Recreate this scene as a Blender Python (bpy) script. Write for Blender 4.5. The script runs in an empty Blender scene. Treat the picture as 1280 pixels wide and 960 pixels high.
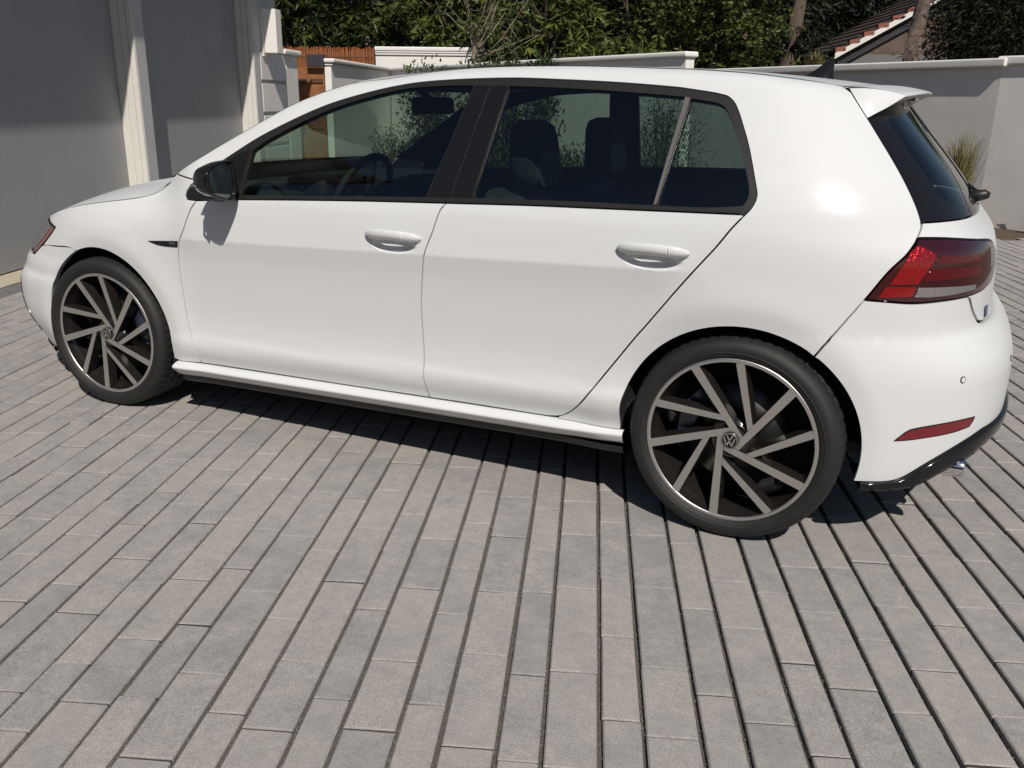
import bpy, bmesh, math, random
import numpy as np
from mathutils import Vector, Matrix
from mathutils.geometry import delaunay_2d_cdt

random.seed(7); RNG = np.random.default_rng(7)
SC = bpy.context.scene
COL = SC.collection

# ------------------------------------------------------------------ camera, sky, sun, exposure
# world frame: x along the car (towards its tail), y across it (away from the viewer), z up, metres
CAM_POS = Vector((3.122, -2.52, 1.290)); YAW, PITCH, ROLL = -.4505, .3115, .0155
cam_data = bpy.data.cameras.new('camera'); cam = bpy.data.objects.new('camera', cam_data); COL.objects.link(cam)
fw = Vector((math.sin(YAW)*math.cos(PITCH), math.cos(YAW)*math.cos(PITCH), -math.sin(PITCH)))
rt = Vector((math.cos(YAW), -math.sin(YAW), 0)); up = rt.cross(fw)
rt2 = rt*math.cos(ROLL)+up*math.sin(ROLL); up2 = up*math.cos(ROLL)-rt*math.sin(ROLL)
cam.matrix_world = Matrix(((rt2.x, up2.x, -fw.x, CAM_POS.x), (rt2.y, up2.y, -fw.y, CAM_POS.y), (rt2.z, up2.z, -fw.z, CAM_POS.z), (0, 0, 0, 1)))
cam_data.sensor_width = 36; cam_data.lens = 36*1107/1280; cam_data.clip_start = .05; cam_data.clip_end = 400
SC.camera = cam

SUN_TO = Vector((.596, -.79, 1.0)).normalized()            # towards the sun
world = bpy.data.worlds.new('World'); SC.world = world; world.use_nodes = True
nt = world.node_tree; nt.nodes.clear()
wo = nt.nodes.new('ShaderNodeOutputWorld'); wb = nt.nodes.new('ShaderNodeBackground'); ws = nt.nodes.new('ShaderNodeTexSky')
ws.sky_type = 'NISHITA'; ws.sun_disc = False
ws.sun_elevation = math.asin(SUN_TO.z); ws.sun_rotation = math.atan2(SUN_TO.x, SUN_TO.y)
ws.air_density = 1.0; ws.dust_density = .6; ws.ozone_density = 1.2
wb.inputs['Strength'].default_value = .05
nt.links.new(ws.outputs[0], wb.inputs['Color']); nt.links.new(wb.outputs[0], wo.inputs['Surface'])
sun_data = bpy.data.lights.new('sun', 'SUN'); sun = bpy.data.objects.new('sun', sun_data); COL.objects.link(sun)
sun_data.energy = 4.3; sun_data.angle = math.radians(.53); sun_data.color = (1.0, .94, .86)
sun.rotation_mode = 'QUATERNION'; sun.rotation_quaternion = (-SUN_TO).to_track_quat('-Z', 'Y'); sun.location = (6, -8, 12)
SC.view_settings.view_transform = 'Standard'; SC.view_settings.look = 'None'
SC.view_settings.exposure = 0.0; SC.view_settings.gamma = 1.0; SC.view_settings.use_curve_mapping = False
SC.cycles.max_bounces = 10; SC.cycles.transparent_max_bounces = 24; SC.cycles.glossy_bounces = 5
SC.cycles.caustics_reflective = False; SC.cycles.caustics_refractive = False; SC.cycles.use_denoising = True

# ------------------------------------------------------------------ materials
def new_mat(name):
    m = bpy.data.materials.new(name); m.use_nodes = True; t = m.node_tree; t.nodes.clear()
    o = t.nodes.new('ShaderNodeOutputMaterial'); return m, t, o
def N(t, kind, **kw):
    n = t.nodes.new(kind)
    for k, v in kw.items():
        if k in n.inputs: n.inputs[k].default_value = v
        else: setattr(n, k, v)
    return n
def pbr(name, col, rough=.5, metal=0., coat=0., spec=.5, coat_rough=.03, var=0., vscale=8., bump=0., bscale=60., vcol=None, rvar=0.):
    m, t, o = new_mat(name); b = N(t, 'ShaderNodeBsdfPrincipled')
    b.inputs['Base Color'].default_value = (*col, 1); b.inputs['Roughness'].default_value = rough; b.inputs['Metallic'].default_value = metal
    b.inputs['Coat Weight'].default_value = coat; b.inputs['Coat Roughness'].default_value = coat_rough; b.inputs['Specular IOR Level'].default_value = spec
    t.links.new(b.outputs[0], o.inputs[0])
    if var or bump or rvar:
        tc = N(t, 'ShaderNodeTexCoord')
    if var:
        n1 = N(t, 'ShaderNodeTexNoise', Scale=vscale, Detail=6.0, Roughness=.65); t.links.new(tc.outputs['Object'], n1.inputs['Vector'])
        mx = N(t, 'ShaderNodeMix', data_type='RGBA')
        c2 = vcol if vcol else tuple(c*(1-var) for c in col)
        mx.inputs[6].default_value = (*col, 1); mx.inputs[7].default_value = (*c2, 1)
        rp = N(t, 'ShaderNodeMapRange'); rp.inputs[1].default_value = .35; rp.inputs[2].default_value = .68
        t.links.new(n1.outputs[0], rp.inputs[0]); t.links.new(rp.outputs[0], mx.inputs[0]); t.links.new(mx.outputs[2], b.inputs['Base Color'])
    if rvar:
        n3 = N(t, 'ShaderNodeTexNoise', Scale=vscale*2.3, Detail=4.0); t.links.new(tc.outputs['Object'], n3.inputs['Vector'])
        r3 = N(t, 'ShaderNodeMapRange'); r3.inputs[1].default_value = .3; r3.inputs[2].default_value = .7; r3.inputs[3].default_value = rough-rvar; r3.inputs[4].default_value = rough+rvar
        t.links.new(n3.outputs[0], r3.inputs[0]); t.links.new(r3.outputs[0], b.inputs['Roughness'])
    if bump:
        n2 = N(t, 'ShaderNodeTexNoise', Scale=bscale, Detail=5.0); t.links.new(tc.outputs['Object'], n2.inputs['Vector'])
        bp = N(t, 'ShaderNodeBump', Strength=bump, Distance=.01); t.links.new(n2.outputs[0], bp.inputs['Height']); t.links.new(bp.outputs[0], b.inputs['Normal'])
    return m
def glass_mat(name, tint, ior=1.5, rough=0.0):
    m, t, o = new_mat(name)
    tr = N(t, 'ShaderNodeBsdfTransparent'); tr.inputs[0].default_value = (*tint, 1)
    gl = N(t, 'ShaderNodeBsdfGlossy'); gl.inputs['Roughness'].default_value = rough; gl.inputs['Color'].default_value = (1, 1, 1, 1)
    lw = N(t, 'ShaderNodeLayerWeight', Blend=.5); pw = N(t, 'ShaderNodeMath', operation='POWER'); pw.inputs[1].default_value = 5.0
    fr = N(t, 'ShaderNodeMath', operation='MULTIPLY_ADD'); fr.inputs[1].default_value = .93; fr.inputs[2].default_value = .07   # both faces of a thin pane
    t.links.new(lw.outputs['Facing'], pw.inputs[0]); t.links.new(pw.outputs[0], fr.inputs[0]); mx = N(t, 'ShaderNodeMixShader')
    t.links.new(fr.outputs[0], mx.inputs[0]); t.links.new(tr.outputs[0], mx.inputs[1]); t.links.new(gl.outputs[0], mx.inputs[2]); t.links.new(mx.outputs[0], o.inputs[0])
    return m
M = {}
M['paint'] = pbr('white_car_paint', (.645, .655, .66), .5, coat=.6, coat_rough=.20, spec=.05)
M['glass'] = glass_mat('tinted_glass', (.53, .63, .56))
M['glass_rear'] = glass_mat('privacy_glass', (.48, .585, .53))
M['clear'] = glass_mat('clear_lens', (.92, .94, .94))
M['gloss_black'] = pbr('gloss_black', (.010, .010, .011), .10, spec=.38)
M['satin_black'] = pbr('satin_black', (.016, .015, .015), .45)
M['trim_grey'] = pbr('window_trim', (.017, .0155, .015), .42)
M['divider'] = pbr('divider_bar', (.12, .115, .11), .35)
M['rubber'] = pbr('tyre_rubber', (.0095, .009, .0088), .65, var=.35, vscale=14, vcol=(.015, .014, .013), bump=.15, bscale=180)
M['machined'] = pbr('machined_alloy', (.66, .64, .62), .38, metal=1.0, bump=.03, bscale=400)
M['wheel_black'] = pbr('wheel_gloss_black', (.016, .014, .013), .2, coat=.8)
M['disc'] = pbr('brake_disc', (.07, .068, .065), .45, metal=1.0)
M['caliper'] = pbr('dark_caliper', (.02, .024, .05), .3, coat=.5)
M['chrome'] = pbr('chrome', (.75, .75, .76), .12, metal=1.0)
M['interior'] = pbr('interior_dark', (.014, .015, .018), .7)
M['seat'] = pbr('seat_cloth', (.028, .030, .036), .85, bump=.1, bscale=300)
M['seat_grey'] = pbr('seat_shell', (.055, .062, .078), .55)
M['under'] = pbr('underbody', (.01, .01, .01), .8)
M['mirror_glass'] = pbr('mirror_glass', (.62, .70, .68), .03, metal=1.0)
M['gap'] = pbr('seam_black', (.008, .008, .008), .9)
# ---------------------------------------------------------------- car body surface (metres; x rearwards from front hub)
def pchip(xs, ys):
    xs = np.array(xs, float); ys = np.array(ys, float)
    h = np.diff(xs); d = np.diff(ys)/h; m = np.zeros(len(xs))
    for i in range(1, len(xs)-1):
        if d[i-1]*d[i] > 0:
            w1 = 2*h[i]+h[i-1]; w2 = h[i]+2*h[i-1]
            m[i] = (w1+w2)/(w1/d[i-1]+w2/d[i])
    m[0] = d[0]; m[-1] = d[-1]
    def f(x):
        x = np.clip(np.asarray(x, float), xs[0], xs[-1])
        i = np.clip(np.searchsorted(xs, x)-1, 0, len(xs)-2)
        t = (x-xs[i])/h[i]
        return ((1+2*t)*(1-t)**2*ys[i] + t*(1-t)**2*h[i]*m[i] + t*t*(3-2*t)*ys[i+1] + t*t*(t-1)*h[i]*m[i+1])
    return f
def sstep(a, b, x):
    t = np.clip((x-a)/(b-a), 0, 1); return t*t*(3-2*t)
WB = 2.631; HUB = .32
prof_door = pchip([.10,.14,.22,.27,.340,.365,.41,.48,.60,.70,.788,.86,.915,.945,1.0,1.1,1.2,1.3,1.36,1.40,1.43,1.46],
                  [.82,.830,.839,.847,.8735,.8765,.8665,.8625,.8670,.8730,.8785,.8765,.871,.8655,.845,.792,.737,.679,.640,.606,.570,.52])
prof_quart = pchip([.10,.14,.22,.32,.45,.60,.72,.80,.88,.945,1.0,1.1,1.2,1.3,1.36,1.40,1.43,1.46],
                   [.835,.846,.858,.868,.877,.884,.889,.888,.882,.868,.847,.795,.739,.680,.640,.606,.570,.52])
prof_fend = pchip([.10,.14,.22,.32,.45,.60,.72,.80,.86,.90,.94,1.0,1.1,1.2,1.3,1.36,1.40,1.43,1.46],
                  [.83,.842,.854,.866,.876,.882,.884,.880,.866,.842,.80,.76,.75,.72,.679,.640,.606,.570,.52])
X0R, X0F = 2.35, .25
xr_z = pchip([.10,.18,.207,.343,.45,.53,.56,.655,.668,.70,.75,.805,.86,.896,.925,.955,.985,1.02,1.28,1.36,1.46],
             [3.34,3.358,3.368,3.377,3.380,3.378,3.372,3.312,3.298,3.291,3.287,3.284,3.277,3.268,3.248,3.222,3.205,3.183,2.963,2.895,2.80])
nr_z = pchip([.1,.5,.8,.95,1.1,1.46],[3.3,3.2,3.3,3.4,3.6,3.6])
xf_z = pchip([.10,.2,.3,.5,.6,.66,.72,.80,.9,1.46],[-.78,-.81,-.85,-.87,-.86,-.83,-.77,-.66,-.5,-.4])
nf_z = pchip([.1,.22,.36,.46,.50,.53,.57,.62,.70,1.46],[3.2,3.7,4.35,4.2,4.0,3.6,3.45,3.1,2.9,2.6])
ztop = pchip([.25,.405,.48,.602,.718,.831,.928,.97,1.06,1.145,1.25,1.37,1.46,1.55,1.66,1.77,1.95,2.15,2.27,2.39,2.47,2.55,2.63,2.71,2.79,2.95],
             [.93,1.006,1.041,1.105,1.166,1.225,1.270,1.285,1.314,1.336,1.353,1.366,1.377,1.385,1.391,1.394,1.395,1.391,1.387,1.383,1.378,1.372,1.363,1.353,1.340,1.31])
HANDLES = [(1.462,.833),(2.362,.861)]
def side_w(x, z):
    zt = z-.032*np.clip(x-1.4, -1.5, 1.25)
    a = sstep(2.25, 2.62, x); b = 1-sstep(.25, .55, x)
    w = prof_door(zt)*(1-a)*(1-b)+prof_quart(zt)*a+prof_fend(zt)*b*(1-a)
    w = w-.004*((x-1.35)/1.3)**2
    dz = zt-.788                                   # shoulder crease along the doors
    w = w+(.0125*np.exp(-np.abs(dz)/np.where(dz > 0, .11, .075)))*sstep(.40, .56, x)*(1-sstep(2.36, 2.60, x))*(1-sstep(.92, .96, zt))
    for cx in (0, WB):
        r = np.hypot(x-cx, z-HUB); k = .012
        w = w+.005*(1-sstep(.40, .52, r))-.165*k*np.log1p(np.exp(np.clip((.412-r)/k, -40, 40)))
    dt = np.clip(z-ztop(x), -1, .02)               # roll-over into the roof
    w = w-(.014+.028*sstep(1.0, 1.35, x))*np.exp(dt/.011)*(x > .3)
    for hx, hz in HANDLES:
        e = ((x-hx)/.088)**2+((z-hz+.017)/.026)**2
        w = w-.026*(1-sstep(.25, 1.1, e))
    return w
def S(s, z):
    s, z = np.broadcast_arrays(s, z)
    s = np.asarray(s, float); z = np.asarray(z, float)
    xm = np.clip(s, X0F, X0R)
    al = np.where(s > X0R, s-X0R, np.where(s < X0F, X0F-s, 0))
    al = np.clip(al, 0, np.pi/2)
    rear = s > X0R
    n = np.where(rear, nr_z(z), nf_z(z))
    a = np.where(rear, xr_z(z)-X0R, X0F-xf_z(z))
    sa, ca = np.sin(al), np.maximum(np.cos(al), 0)
    # stretch so that s ~ x near the side
    rho = (np.abs(sa)**n+np.abs(ca)**n)**(-1/n)
    dx = a*rho*sa
    x = np.where(rear, X0R+dx, np.where(s < X0F, X0F-dx, xm))
    w = side_w(x, z)*rho*ca
    return np.stack([x, w, z], -1)
def Sn(s, z, h=1e-3):
    du = S(s+h, z)-S(s-h, z); dv = S(s, z+h)-S(s, z-h)
    n = np.cross(du, dv); n = n/np.linalg.norm(n, axis=-1, keepdims=True)
    return np.where(n[..., 1:2] < -1e-6, -n, n) if False else n
def s_of_x(x, z):
    """surface parameter of the side point at x, height z"""
    x = np.asarray(x, float); z = np.asarray(z, float)
    tr = np.clip((x-X0R)/(xr_z(z)-X0R), 0, .9999); n = nr_z(z)
    ar = np.arctan2(tr, (1-tr**n)**(1/n))
    tf = np.clip((X0F-x)/(X0F-xf_z(z)), 0, .9999); n = nf_z(z)
    af = np.arctan2(tf, (1-tf**n)**(1/n))
    return np.where(x > X0R, X0R+ar, np.where(x < X0F, X0F-af, x))
# ------------------------------------------------------------------ mesh helpers
def link(o, parent=None):
    COL.objects.link(o)
    if parent is not None: o.parent = parent
    return o
def mesh_obj(name, verts, faces, mat, parent=None, smooth=False, mats=None, fmat=None, normals=None, loc=None):
    me = bpy.data.meshes.new(name); me.from_pydata([tuple(map(float, v)) for v in verts], [], [tuple(int(i) for i in f) for f in faces]); me.update()
    for mm in (mats if mats else [mat]): me.materials.append(mm)
    if fmat is not None: me.polygons.foreach_set('material_index', list(fmat))
    if smooth: me.polygons.foreach_set('use_smooth', [True]*len(me.polygons))
    if normals is not None: me.normals_split_custom_set_from_vertices([tuple(map(float, n)) for n in normals])
    o = bpy.data.objects.new(name, me)
    if loc: o.location = loc
    return link(o, parent)
def tag(o, label=None, cat=None, group=None, kind=None):
    if label: o['label'] = label
    if cat: o['category'] = cat
    if group: o['group'] = group
    if kind: o['kind'] = kind
    return o
def empty(name, loc=(0, 0, 0), parent=None):
    o = bpy.data.objects.new(name, None); o.location = loc; o.empty_display_size = .1
    return link(o, parent)
class MB:
    def __init__(s): s.v = []; s.f = []; s.m = []
    def add(s, vs, fs, m=0):
        b = len(s.v); s.v += [tuple(v) for v in vs]; s.f += [tuple(i+b for i in f) for f in fs]; s.m += [m]*len(fs); return s
    def box(s, lo, hi, m=0):
        x0, y0, z0 = lo; x1, y1, z1 = hi
        return s.add([(x0,y0,z0),(x1,y0,z0),(x1,y1,z0),(x0,y1,z0),(x0,y0,z1),(x1,y0,z1),(x1,y1,z1),(x0,y1,z1)],
                     [(0,3,2,1),(4,5,6,7),(0,1,5,4),(1,2,6,5),(2,3,7,6),(3,0,4,7)], m)
    def tube(s, pts, rad, seg=8, m=0, cap=True):
        pts = [Vector(p) for p in pts]; rad = rad if hasattr(rad, '__len__') else [rad]*len(pts); rings = []
        ref = Vector((0, 0, 1))
        for i, p in enumerate(pts):
            d = (pts[min(i+1, len(pts)-1)]-pts[max(i-1, 0)]).normalized()
            a = d.cross(ref)
            if a.length < .05: a = d.cross(Vector((1, 0, 0)))
            a.normalize(); b = d.cross(a).normalized()
            rings.append([p+(a*math.cos(t)+b*math.sin(t))*rad[i] for t in [2*math.pi*k/seg for k in range(seg)]])
        vs = [v for r in rings for v in r]; fs = []
        for i in range(len(pts)-1):
            for k in range(seg):
                fs.append((i*seg+k, i*seg+(k+1) % seg, (i+1)*seg+(k+1) % seg, (i+1)*seg+k))
        if cap: fs += [tuple(range(seg))[::-1], tuple((len(pts)-1)*seg+k for k in range(seg))]
        return s.add(vs, fs, m)
    def build(s, name, mat, parent=None, smooth=False, mats=None, loc=None):
        return mesh_obj(name, s.v, s.f, mat, parent, smooth, mats, s.m if mats else None, None, loc)
def grid_mesh(name, G, mat, parent=None, smooth=True, flip=False, closed_u=False):
    G = np.asarray(G); a, b = G.shape[:2]; fs = []
    for i in range(a if closed_u else a-1):
        for j in range(b-1):
            q = (i*b+j, i*b+j+1, ((i+1) % a)*b+j+1, ((i+1) % a)*b+j)
            fs.append(q[::-1] if flip else q)
    return mesh_obj(name, G.reshape(-1, 3), fs, mat, parent, smooth)
def bevel(o, w, seg=2, ang=35):
    b = o.modifiers.new('bevel', 'BEVEL'); b.width = w; b.segments = seg; b.limit_method = 'ANGLE'; b.angle_limit = math.radians(ang)
    o.data.polygons.foreach_set('use_smooth', [True]*len(o.data.polygons))
    wn = o.modifiers.new('wn', 'WEIGHTED_NORMAL'); wn.keep_sharp = True
    return o

# ------------------------------------------------------------------ panels cut from the body surface
def resample(loop, step=.018, corner=38):
    P = np.array(loop, float); n = len(P); out = []
    def ang(i):
        a = P[i]-P[i-1]; b = P[(i+1) % n]-P[i]
        c = (a@b)/(np.linalg.norm(a)*np.linalg.norm(b)+1e-12); return math.degrees(math.acos(max(-1, min(1, c))))
    cor = [ang(i) > corner for i in range(n)]
    for i in range(n):
        p1, p2 = P[i], P[(i+1) % n]
        L = np.linalg.norm(p2-p1); k = max(1, int(math.ceil(L/step)))
        t1 = (p2-P[i-1])/2 if not cor[i] else (p2-p1)
        t2 = (P[(i+2) % n]-p1)/2 if not cor[(i+1) % n] else (p2-p1)
        for t, sgn in ((t1, 0), (t2, 1)):
            l = np.linalg.norm(t)
            if l > L: t *= L/l
        for j in range(k):
            t = j/k
            h = (2*t**3-3*t**2+1)*p1+(t**3-2*t**2+t)*t1+(-2*t**3+3*t**2)*p2+(t**3-t**2)*t2
            out.append(h)
    return np.array(out)
def area2(P): return .5*np.sum(P[:, 0]*np.roll(P[:, 1], -1)-np.roll(P[:, 0], -1)*P[:, 1])
def inset(P, g):
    if area2(P) < 0: P = P[::-1]
    if g == 0: return P
    a = P-np.roll(P, 1, 0); b = np.roll(P, -1, 0)-P
    na = np.stack([-a[:, 1], a[:, 0]], 1); nb = np.stack([-b[:, 1], b[:, 0]], 1)
    na /= np.linalg.norm(na, axis=1, keepdims=True)+1e-12; nb /= np.linalg.norm(nb, axis=1, keepdims=True)+1e-12
    m = na+nb; m /= np.maximum((m*m).sum(1, keepdims=True), .5)/2
    return P+m*g
def inside(pts, P):
    x, y = pts[:, 0], pts[:, 1]; r = np.zeros(len(pts), bool); x1, y1 = P[-1]
    for x2, y2 in P:
        c = ((y1 > y) != (y2 > y))
        with np.errstate(divide='ignore', invalid='ignore'):
            xi = (x2-x1)*(y-y1)/(y2-y1)+x1
        r ^= c & (x < xi); x1, y1 = x2, y2
    return r
CREASE_PTS = [(x, .788+.032*(x-1.4)+d) for x in np.arange(.44, 2.60, .01) for d in (-.018, -.006, 0, .006, .018)]
HANDLE_PTS = [(hx+a*.09*math.cos(t), hz-.017+a*.026*math.sin(t)) for hx, hz in HANDLES for a in (.12, .25, .36, .46, .55, .63, .70, .77, .83, .89, .95, 1.01, 1.08, 1.2) for t in np.arange(0, 6.28, .09)]
ARCH_PTS = [(float(s_of_x(cx+r*math.cos(t), HUB+r*math.sin(t))), HUB+r*math.sin(t)) for cx in (0, WB) for r in (.372, .39, .40, .408, .416, .424, .435, .45, .47, .50) for t in np.arange(-.3, 3.5, .05)]
def panel(name, loop, mat, parent, off=0., flange=.03, sp=.028, gap=.0026, holes=(), side=-1, extra=True, raw=False, smooth=True, corner=38):
    L = np.array(loop) if raw else resample(loop, corner=corner)
    L = inset(L, gap)
    H = [inset(resample(h, corner=corner), -gap)[::-1] for h in holes]
    lo, hi = L.min(0), L.max(0)
    gx, gz = np.meshgrid(np.arange(lo[0], hi[0], sp), np.arange(lo[1], hi[1], sp))
    gx[1::2] += sp/2
    pts = np.c_[gx.ravel(), gz.ravel()]
    if extra:
        dcr = pts[:, 1]-(.788+.032*(pts[:, 0]-1.4)); pts = pts[~((np.abs(dcr) < .024) & (pts[:, 0] > .42) & (pts[:, 0] < 2.62))]
        pts = np.r_[pts, np.array(CREASE_PTS+HANDLE_PTS+ARCH_PTS)]
    keep = inside(pts, L)
    for h in H: keep &= ~inside(pts, h)
    pts = pts[keep]
    B = np.concatenate([L]+H)
    if len(pts):
        ok = np.ones(len(pts), bool)
        for k in range(0, len(pts), 400):
            d = np.sqrt(((pts[k:k+400, None]-B[None])**2).sum(-1)).min(1); ok[k:k+400] = d > sp*.12
        pts = pts[ok]
    edges = []; base = 0
    for l in [L]+H:
        n = len(l); edges += [(base+i, base+(i+1) % n) for i in range(n)]; base += n
    allp = np.r_[B, pts]
    vo, eo, fo, ov, oe, of = delaunay_2d_cdt([Vector(p) for p in allp], edges, [], 0, 1e-7)
    V = np.array([tuple(v) for v in vo]); F = np.array([f for f in fo if len(f) == 3])
    cen = V[F].mean(1); k = inside(cen, L)
    for h in H: k &= ~inside(cen, h)
    F = F[k]
    a, b, c = V[F[:, 0]], V[F[:, 1]], V[F[:, 2]]
    ar = (b[:, 0]-a[:, 0])*(c[:, 1]-a[:, 1])-(b[:, 1]-a[:, 1])*(c[:, 0]-a[:, 0])
    F = F[np.abs(ar) > 1e-12]; ar = ar[np.abs(ar) > 1e-12]; F[ar < 0] = F[ar < 0][:, ::-1]
    n3 = -Sn(V[:, 0], V[:, 1]); p3 = S(V[:, 0], V[:, 1])+n3*off
    p3[:, 1] *= side; n3[:, 1] *= side
    if side > 0: F = F[:, ::-1]
    verts = list(p3); norms = list(n3); faces = [tuple(f) for f in F]
    if flange:
        idx = {tuple(np.round(v, 7)): i for i, v in enumerate(V)}
        for l in [L]+H:
            nb = -Sn(l[:, 0], l[:, 1]); pb = S(l[:, 0], l[:, 1])+nb*off; pi = pb-nb*flange
            pb[:, 1] *= side; pi[:, 1] *= side
            b0 = len(verts); n = len(l)
            verts += list(pb)+list(pi); norms += [(0, 0, 0)]*(2*n)
            for i in range(n):
                j = (i+1) % n; q = (b0+i, b0+n+i, b0+n+j, b0+j)
                faces.append(q if side < 0 else q[::-1])
    return mesh_obj(name, verts, faces, mat, parent, True, normals=norms)
def loft(name, edge, cen, mat, parent, n=2.2, nq=24, off=0., xe=2.0, thick=None):
    """surface across the car from the left edge curve over the centre line to the right one"""
    E = np.array(edge); Cn = np.array(cen); G = []
    for (x, w, z), (xc, zc) in zip(E, Cn):
        row = []
        for q in np.linspace(-1, 1, 2*nq+1):
            a = abs(q); row.append((xc+(x-xc)*a**xe, w*q, zc+(z-zc)*a**n+off))
        G.append(row)
    return grid_mesh(name, np.array(G), mat, parent, True, flip=True)
def resample3(P, k):
    P = np.array(P, float); d = np.r_[0, np.cumsum(np.linalg.norm(np.diff(P, axis=0), axis=1))]
    fs = [pchip(d, P[:, i]) for i in range(P.shape[1])]; t = np.linspace(0, d[-1], k)
    return np.stack([f(t) for f in fs], 1)
def lathe(name, prof, mat, parent, seg=96, mats=None, midx=None, smooth=True, rmod=None):
    """profile of (radius, depth along +y) turned about the y axis"""
    vs, fs, fm = [], [], []; n = len(prof)
    for k in range(seg):
        t = 2*math.pi*k/seg
        for i, (r, y) in enumerate(prof):
            rr = r-(rmod(i, k) if rmod else 0); vs.append((rr*math.cos(t), y, rr*math.sin(t)))
    for k in range(seg):
        for i in range(n-1):
            fs.append((k*n+i, k*n+i+1, ((k+1) % seg)*n+i+1, ((k+1) % seg)*n+i)); fm.append(midx[i] if midx else 0)
    return mesh_obj(name, vs, fs, mat, parent, smooth, mats, fm if mats else None)
# ------------------------------------------------------------------ the place: paving, garage, walls
CV = Vector((.9337, .3581, 0)); RV = Vector((-.3581, .9337, 0))     # across / along the paver rows
def PF(c, r, z=0.): v = CV*c+RV*r; return (v.x, v.y, z)
PF_ANG = math.atan2(CV.y, CV.x)
def pf_obj(o, c=0, r=0, z=0):
    o.location = PF(c, r, z); o.rotation_euler = (0, 0, PF_ANG); return o

def concrete_mat(name, c1, c2, c3, scale=9., bump=.25, world=True):
    """paver concrete: mottled, every stone its own tone, fine grain"""
    m, t, o = new_mat(name); b = N(t, 'ShaderNodeBsdfPrincipled', Roughness=.85); b.inputs['Specular IOR Level'].default_value = .25
    geo = N(t, 'ShaderNodeNewGeometry'); oi = N(t, 'ShaderNodeObjectInfo')
    n1 = N(t, 'ShaderNodeTexNoise', Scale=scale, Detail=6.0, Roughness=.6); t.links.new(geo.outputs['Position'], n1.inputs['Vector'])
    n2 = N(t, 'ShaderNodeTexNoise', Scale=260., Detail=3.0); t.links.new(geo.outputs['Position'], n2.inputs['Vector'])
    n3 = N(t, 'ShaderNodeTexNoise', Scale=1.3, Detail=3.0); t.links.new(geo.outputs['Position'], n3.inputs['Vector'])
    n4 = N(t, 'ShaderNodeTexNoise', Scale=34., Detail=4.0, Roughness=.7); t.links.new(geo.outputs['Position'], n4.inputs['Vector'])
    at = N(t, 'ShaderNodeAttribute', attribute_name='tone')
    ad = N(t, 'ShaderNodeMath', operation='ADD')
    m0 = N(t, 'ShaderNodeMapRange'); m0.inputs[1].default_value = .3; m0.inputs[2].default_value = .7; m0.inputs[3].default_value = -.42; m0.inputs[4].default_value = .42
    t.links.new(n1.outputs[0], m0.inputs[0]); t.links.new(m0.outputs[0], ad.inputs[0]); t.links.new(at.outputs['Fac'], ad.inputs[1])
    rp = N(t, 'ShaderNodeValToRGB'); e = rp.color_ramp.elements
    e[0].position = .0; e[0].color = (*c1, 1); e[1].position = 1.; e[1].color = (*c3, 1); k = e.new(.5); k.color = (*c2, 1)
    t.links.new(ad.outputs[0], rp.inputs[0])
    mg = N(t, 'ShaderNodeMapRange'); mg.inputs[1].default_value = .25; mg.inputs[2].default_value = .75; mg.inputs[3].default_value = .70; mg.inputs[4].default_value = 1.26
    t.links.new(n2.outputs[0], mg.inputs[0])
    md = N(t, 'ShaderNodeMapRange'); md.inputs[1].default_value = .3; md.inputs[2].default_value = .7; md.inputs[3].default_value = .88; md.inputs[4].default_value = 1.08
    t.links.new(n4.outputs[0], md.inputs[0])
    mu = N(t, 'ShaderNodeMath', operation='MULTIPLY'); t.links.new(mg.outputs[0], mu.inputs[0]); t.links.new(md.outputs[0], mu.inputs[1])
    mx = N(t, 'ShaderNodeVectorMath', operation='SCALE'); t.links.new(rp.outputs[0], mx.inputs[0]); t.links.new(mu.outputs[0], mx.inputs['Scale'])
    t.links.new(mx.outputs[0], b.inputs['Base Color'])
    bp = N(t, 'ShaderNodeBump', Strength=bump, Distance=.004); t.links.new(n2.outputs[0], bp.inputs['Height'])
    bp2 = N(t, 'ShaderNodeBump', Strength=bump*.8, Distance=.006); t.links.new(n4.outputs[0], bp2.inputs['Height']); t.links.new(bp.outputs[0], bp2.inputs['Normal'])
    t.links.new(bp2.outputs[0], b.inputs['Normal']); t.links.new(b.outputs[0], o.inputs[0]); return m
M['paver'] = concrete_mat('paver_concrete', (.268, .266, .264), (.330, .314, .298), (.372, .344, .316))
M['grit'] = pbr('joint_grit', (.085, .075, .064), .95, var=.6, vscale=240, vcol=(.22, .20, .17), bump=1.0, bscale=320)
M['soil'] = pbr('mulch', (.07, .045, .032), .95, var=.6, vscale=40, vcol=(.13, .09, .065), bump=1.0, bscale=60)
M['stucco'] = pbr('white_stucco', (.78, .76, .72), .85, var=.10, vscale=2.2, bump=.12, bscale=220)
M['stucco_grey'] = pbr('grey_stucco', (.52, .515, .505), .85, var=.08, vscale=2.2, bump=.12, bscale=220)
M['cream'] = pbr('cream_trim', (.64, .62, .57), .7, var=.07, vscale=5, bump=.05, bscale=120)
M['door_grey'] = pbr('garage_door_paint', (.33, .33, .335), .48, var=.10, vscale=1.6, bump=.03, bscale=90)
M['strip_cream'] = concrete_mat('threshold_concrete', (.46, .41, .32), (.52, .47, .38), (.58, .53, .44), 5., .15)
M['strip_grey'] = concrete_mat('gutter_concrete', (.16, .16, .16), (.19, .185, .18), (.22, .215, .205), 5., .2)

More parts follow.
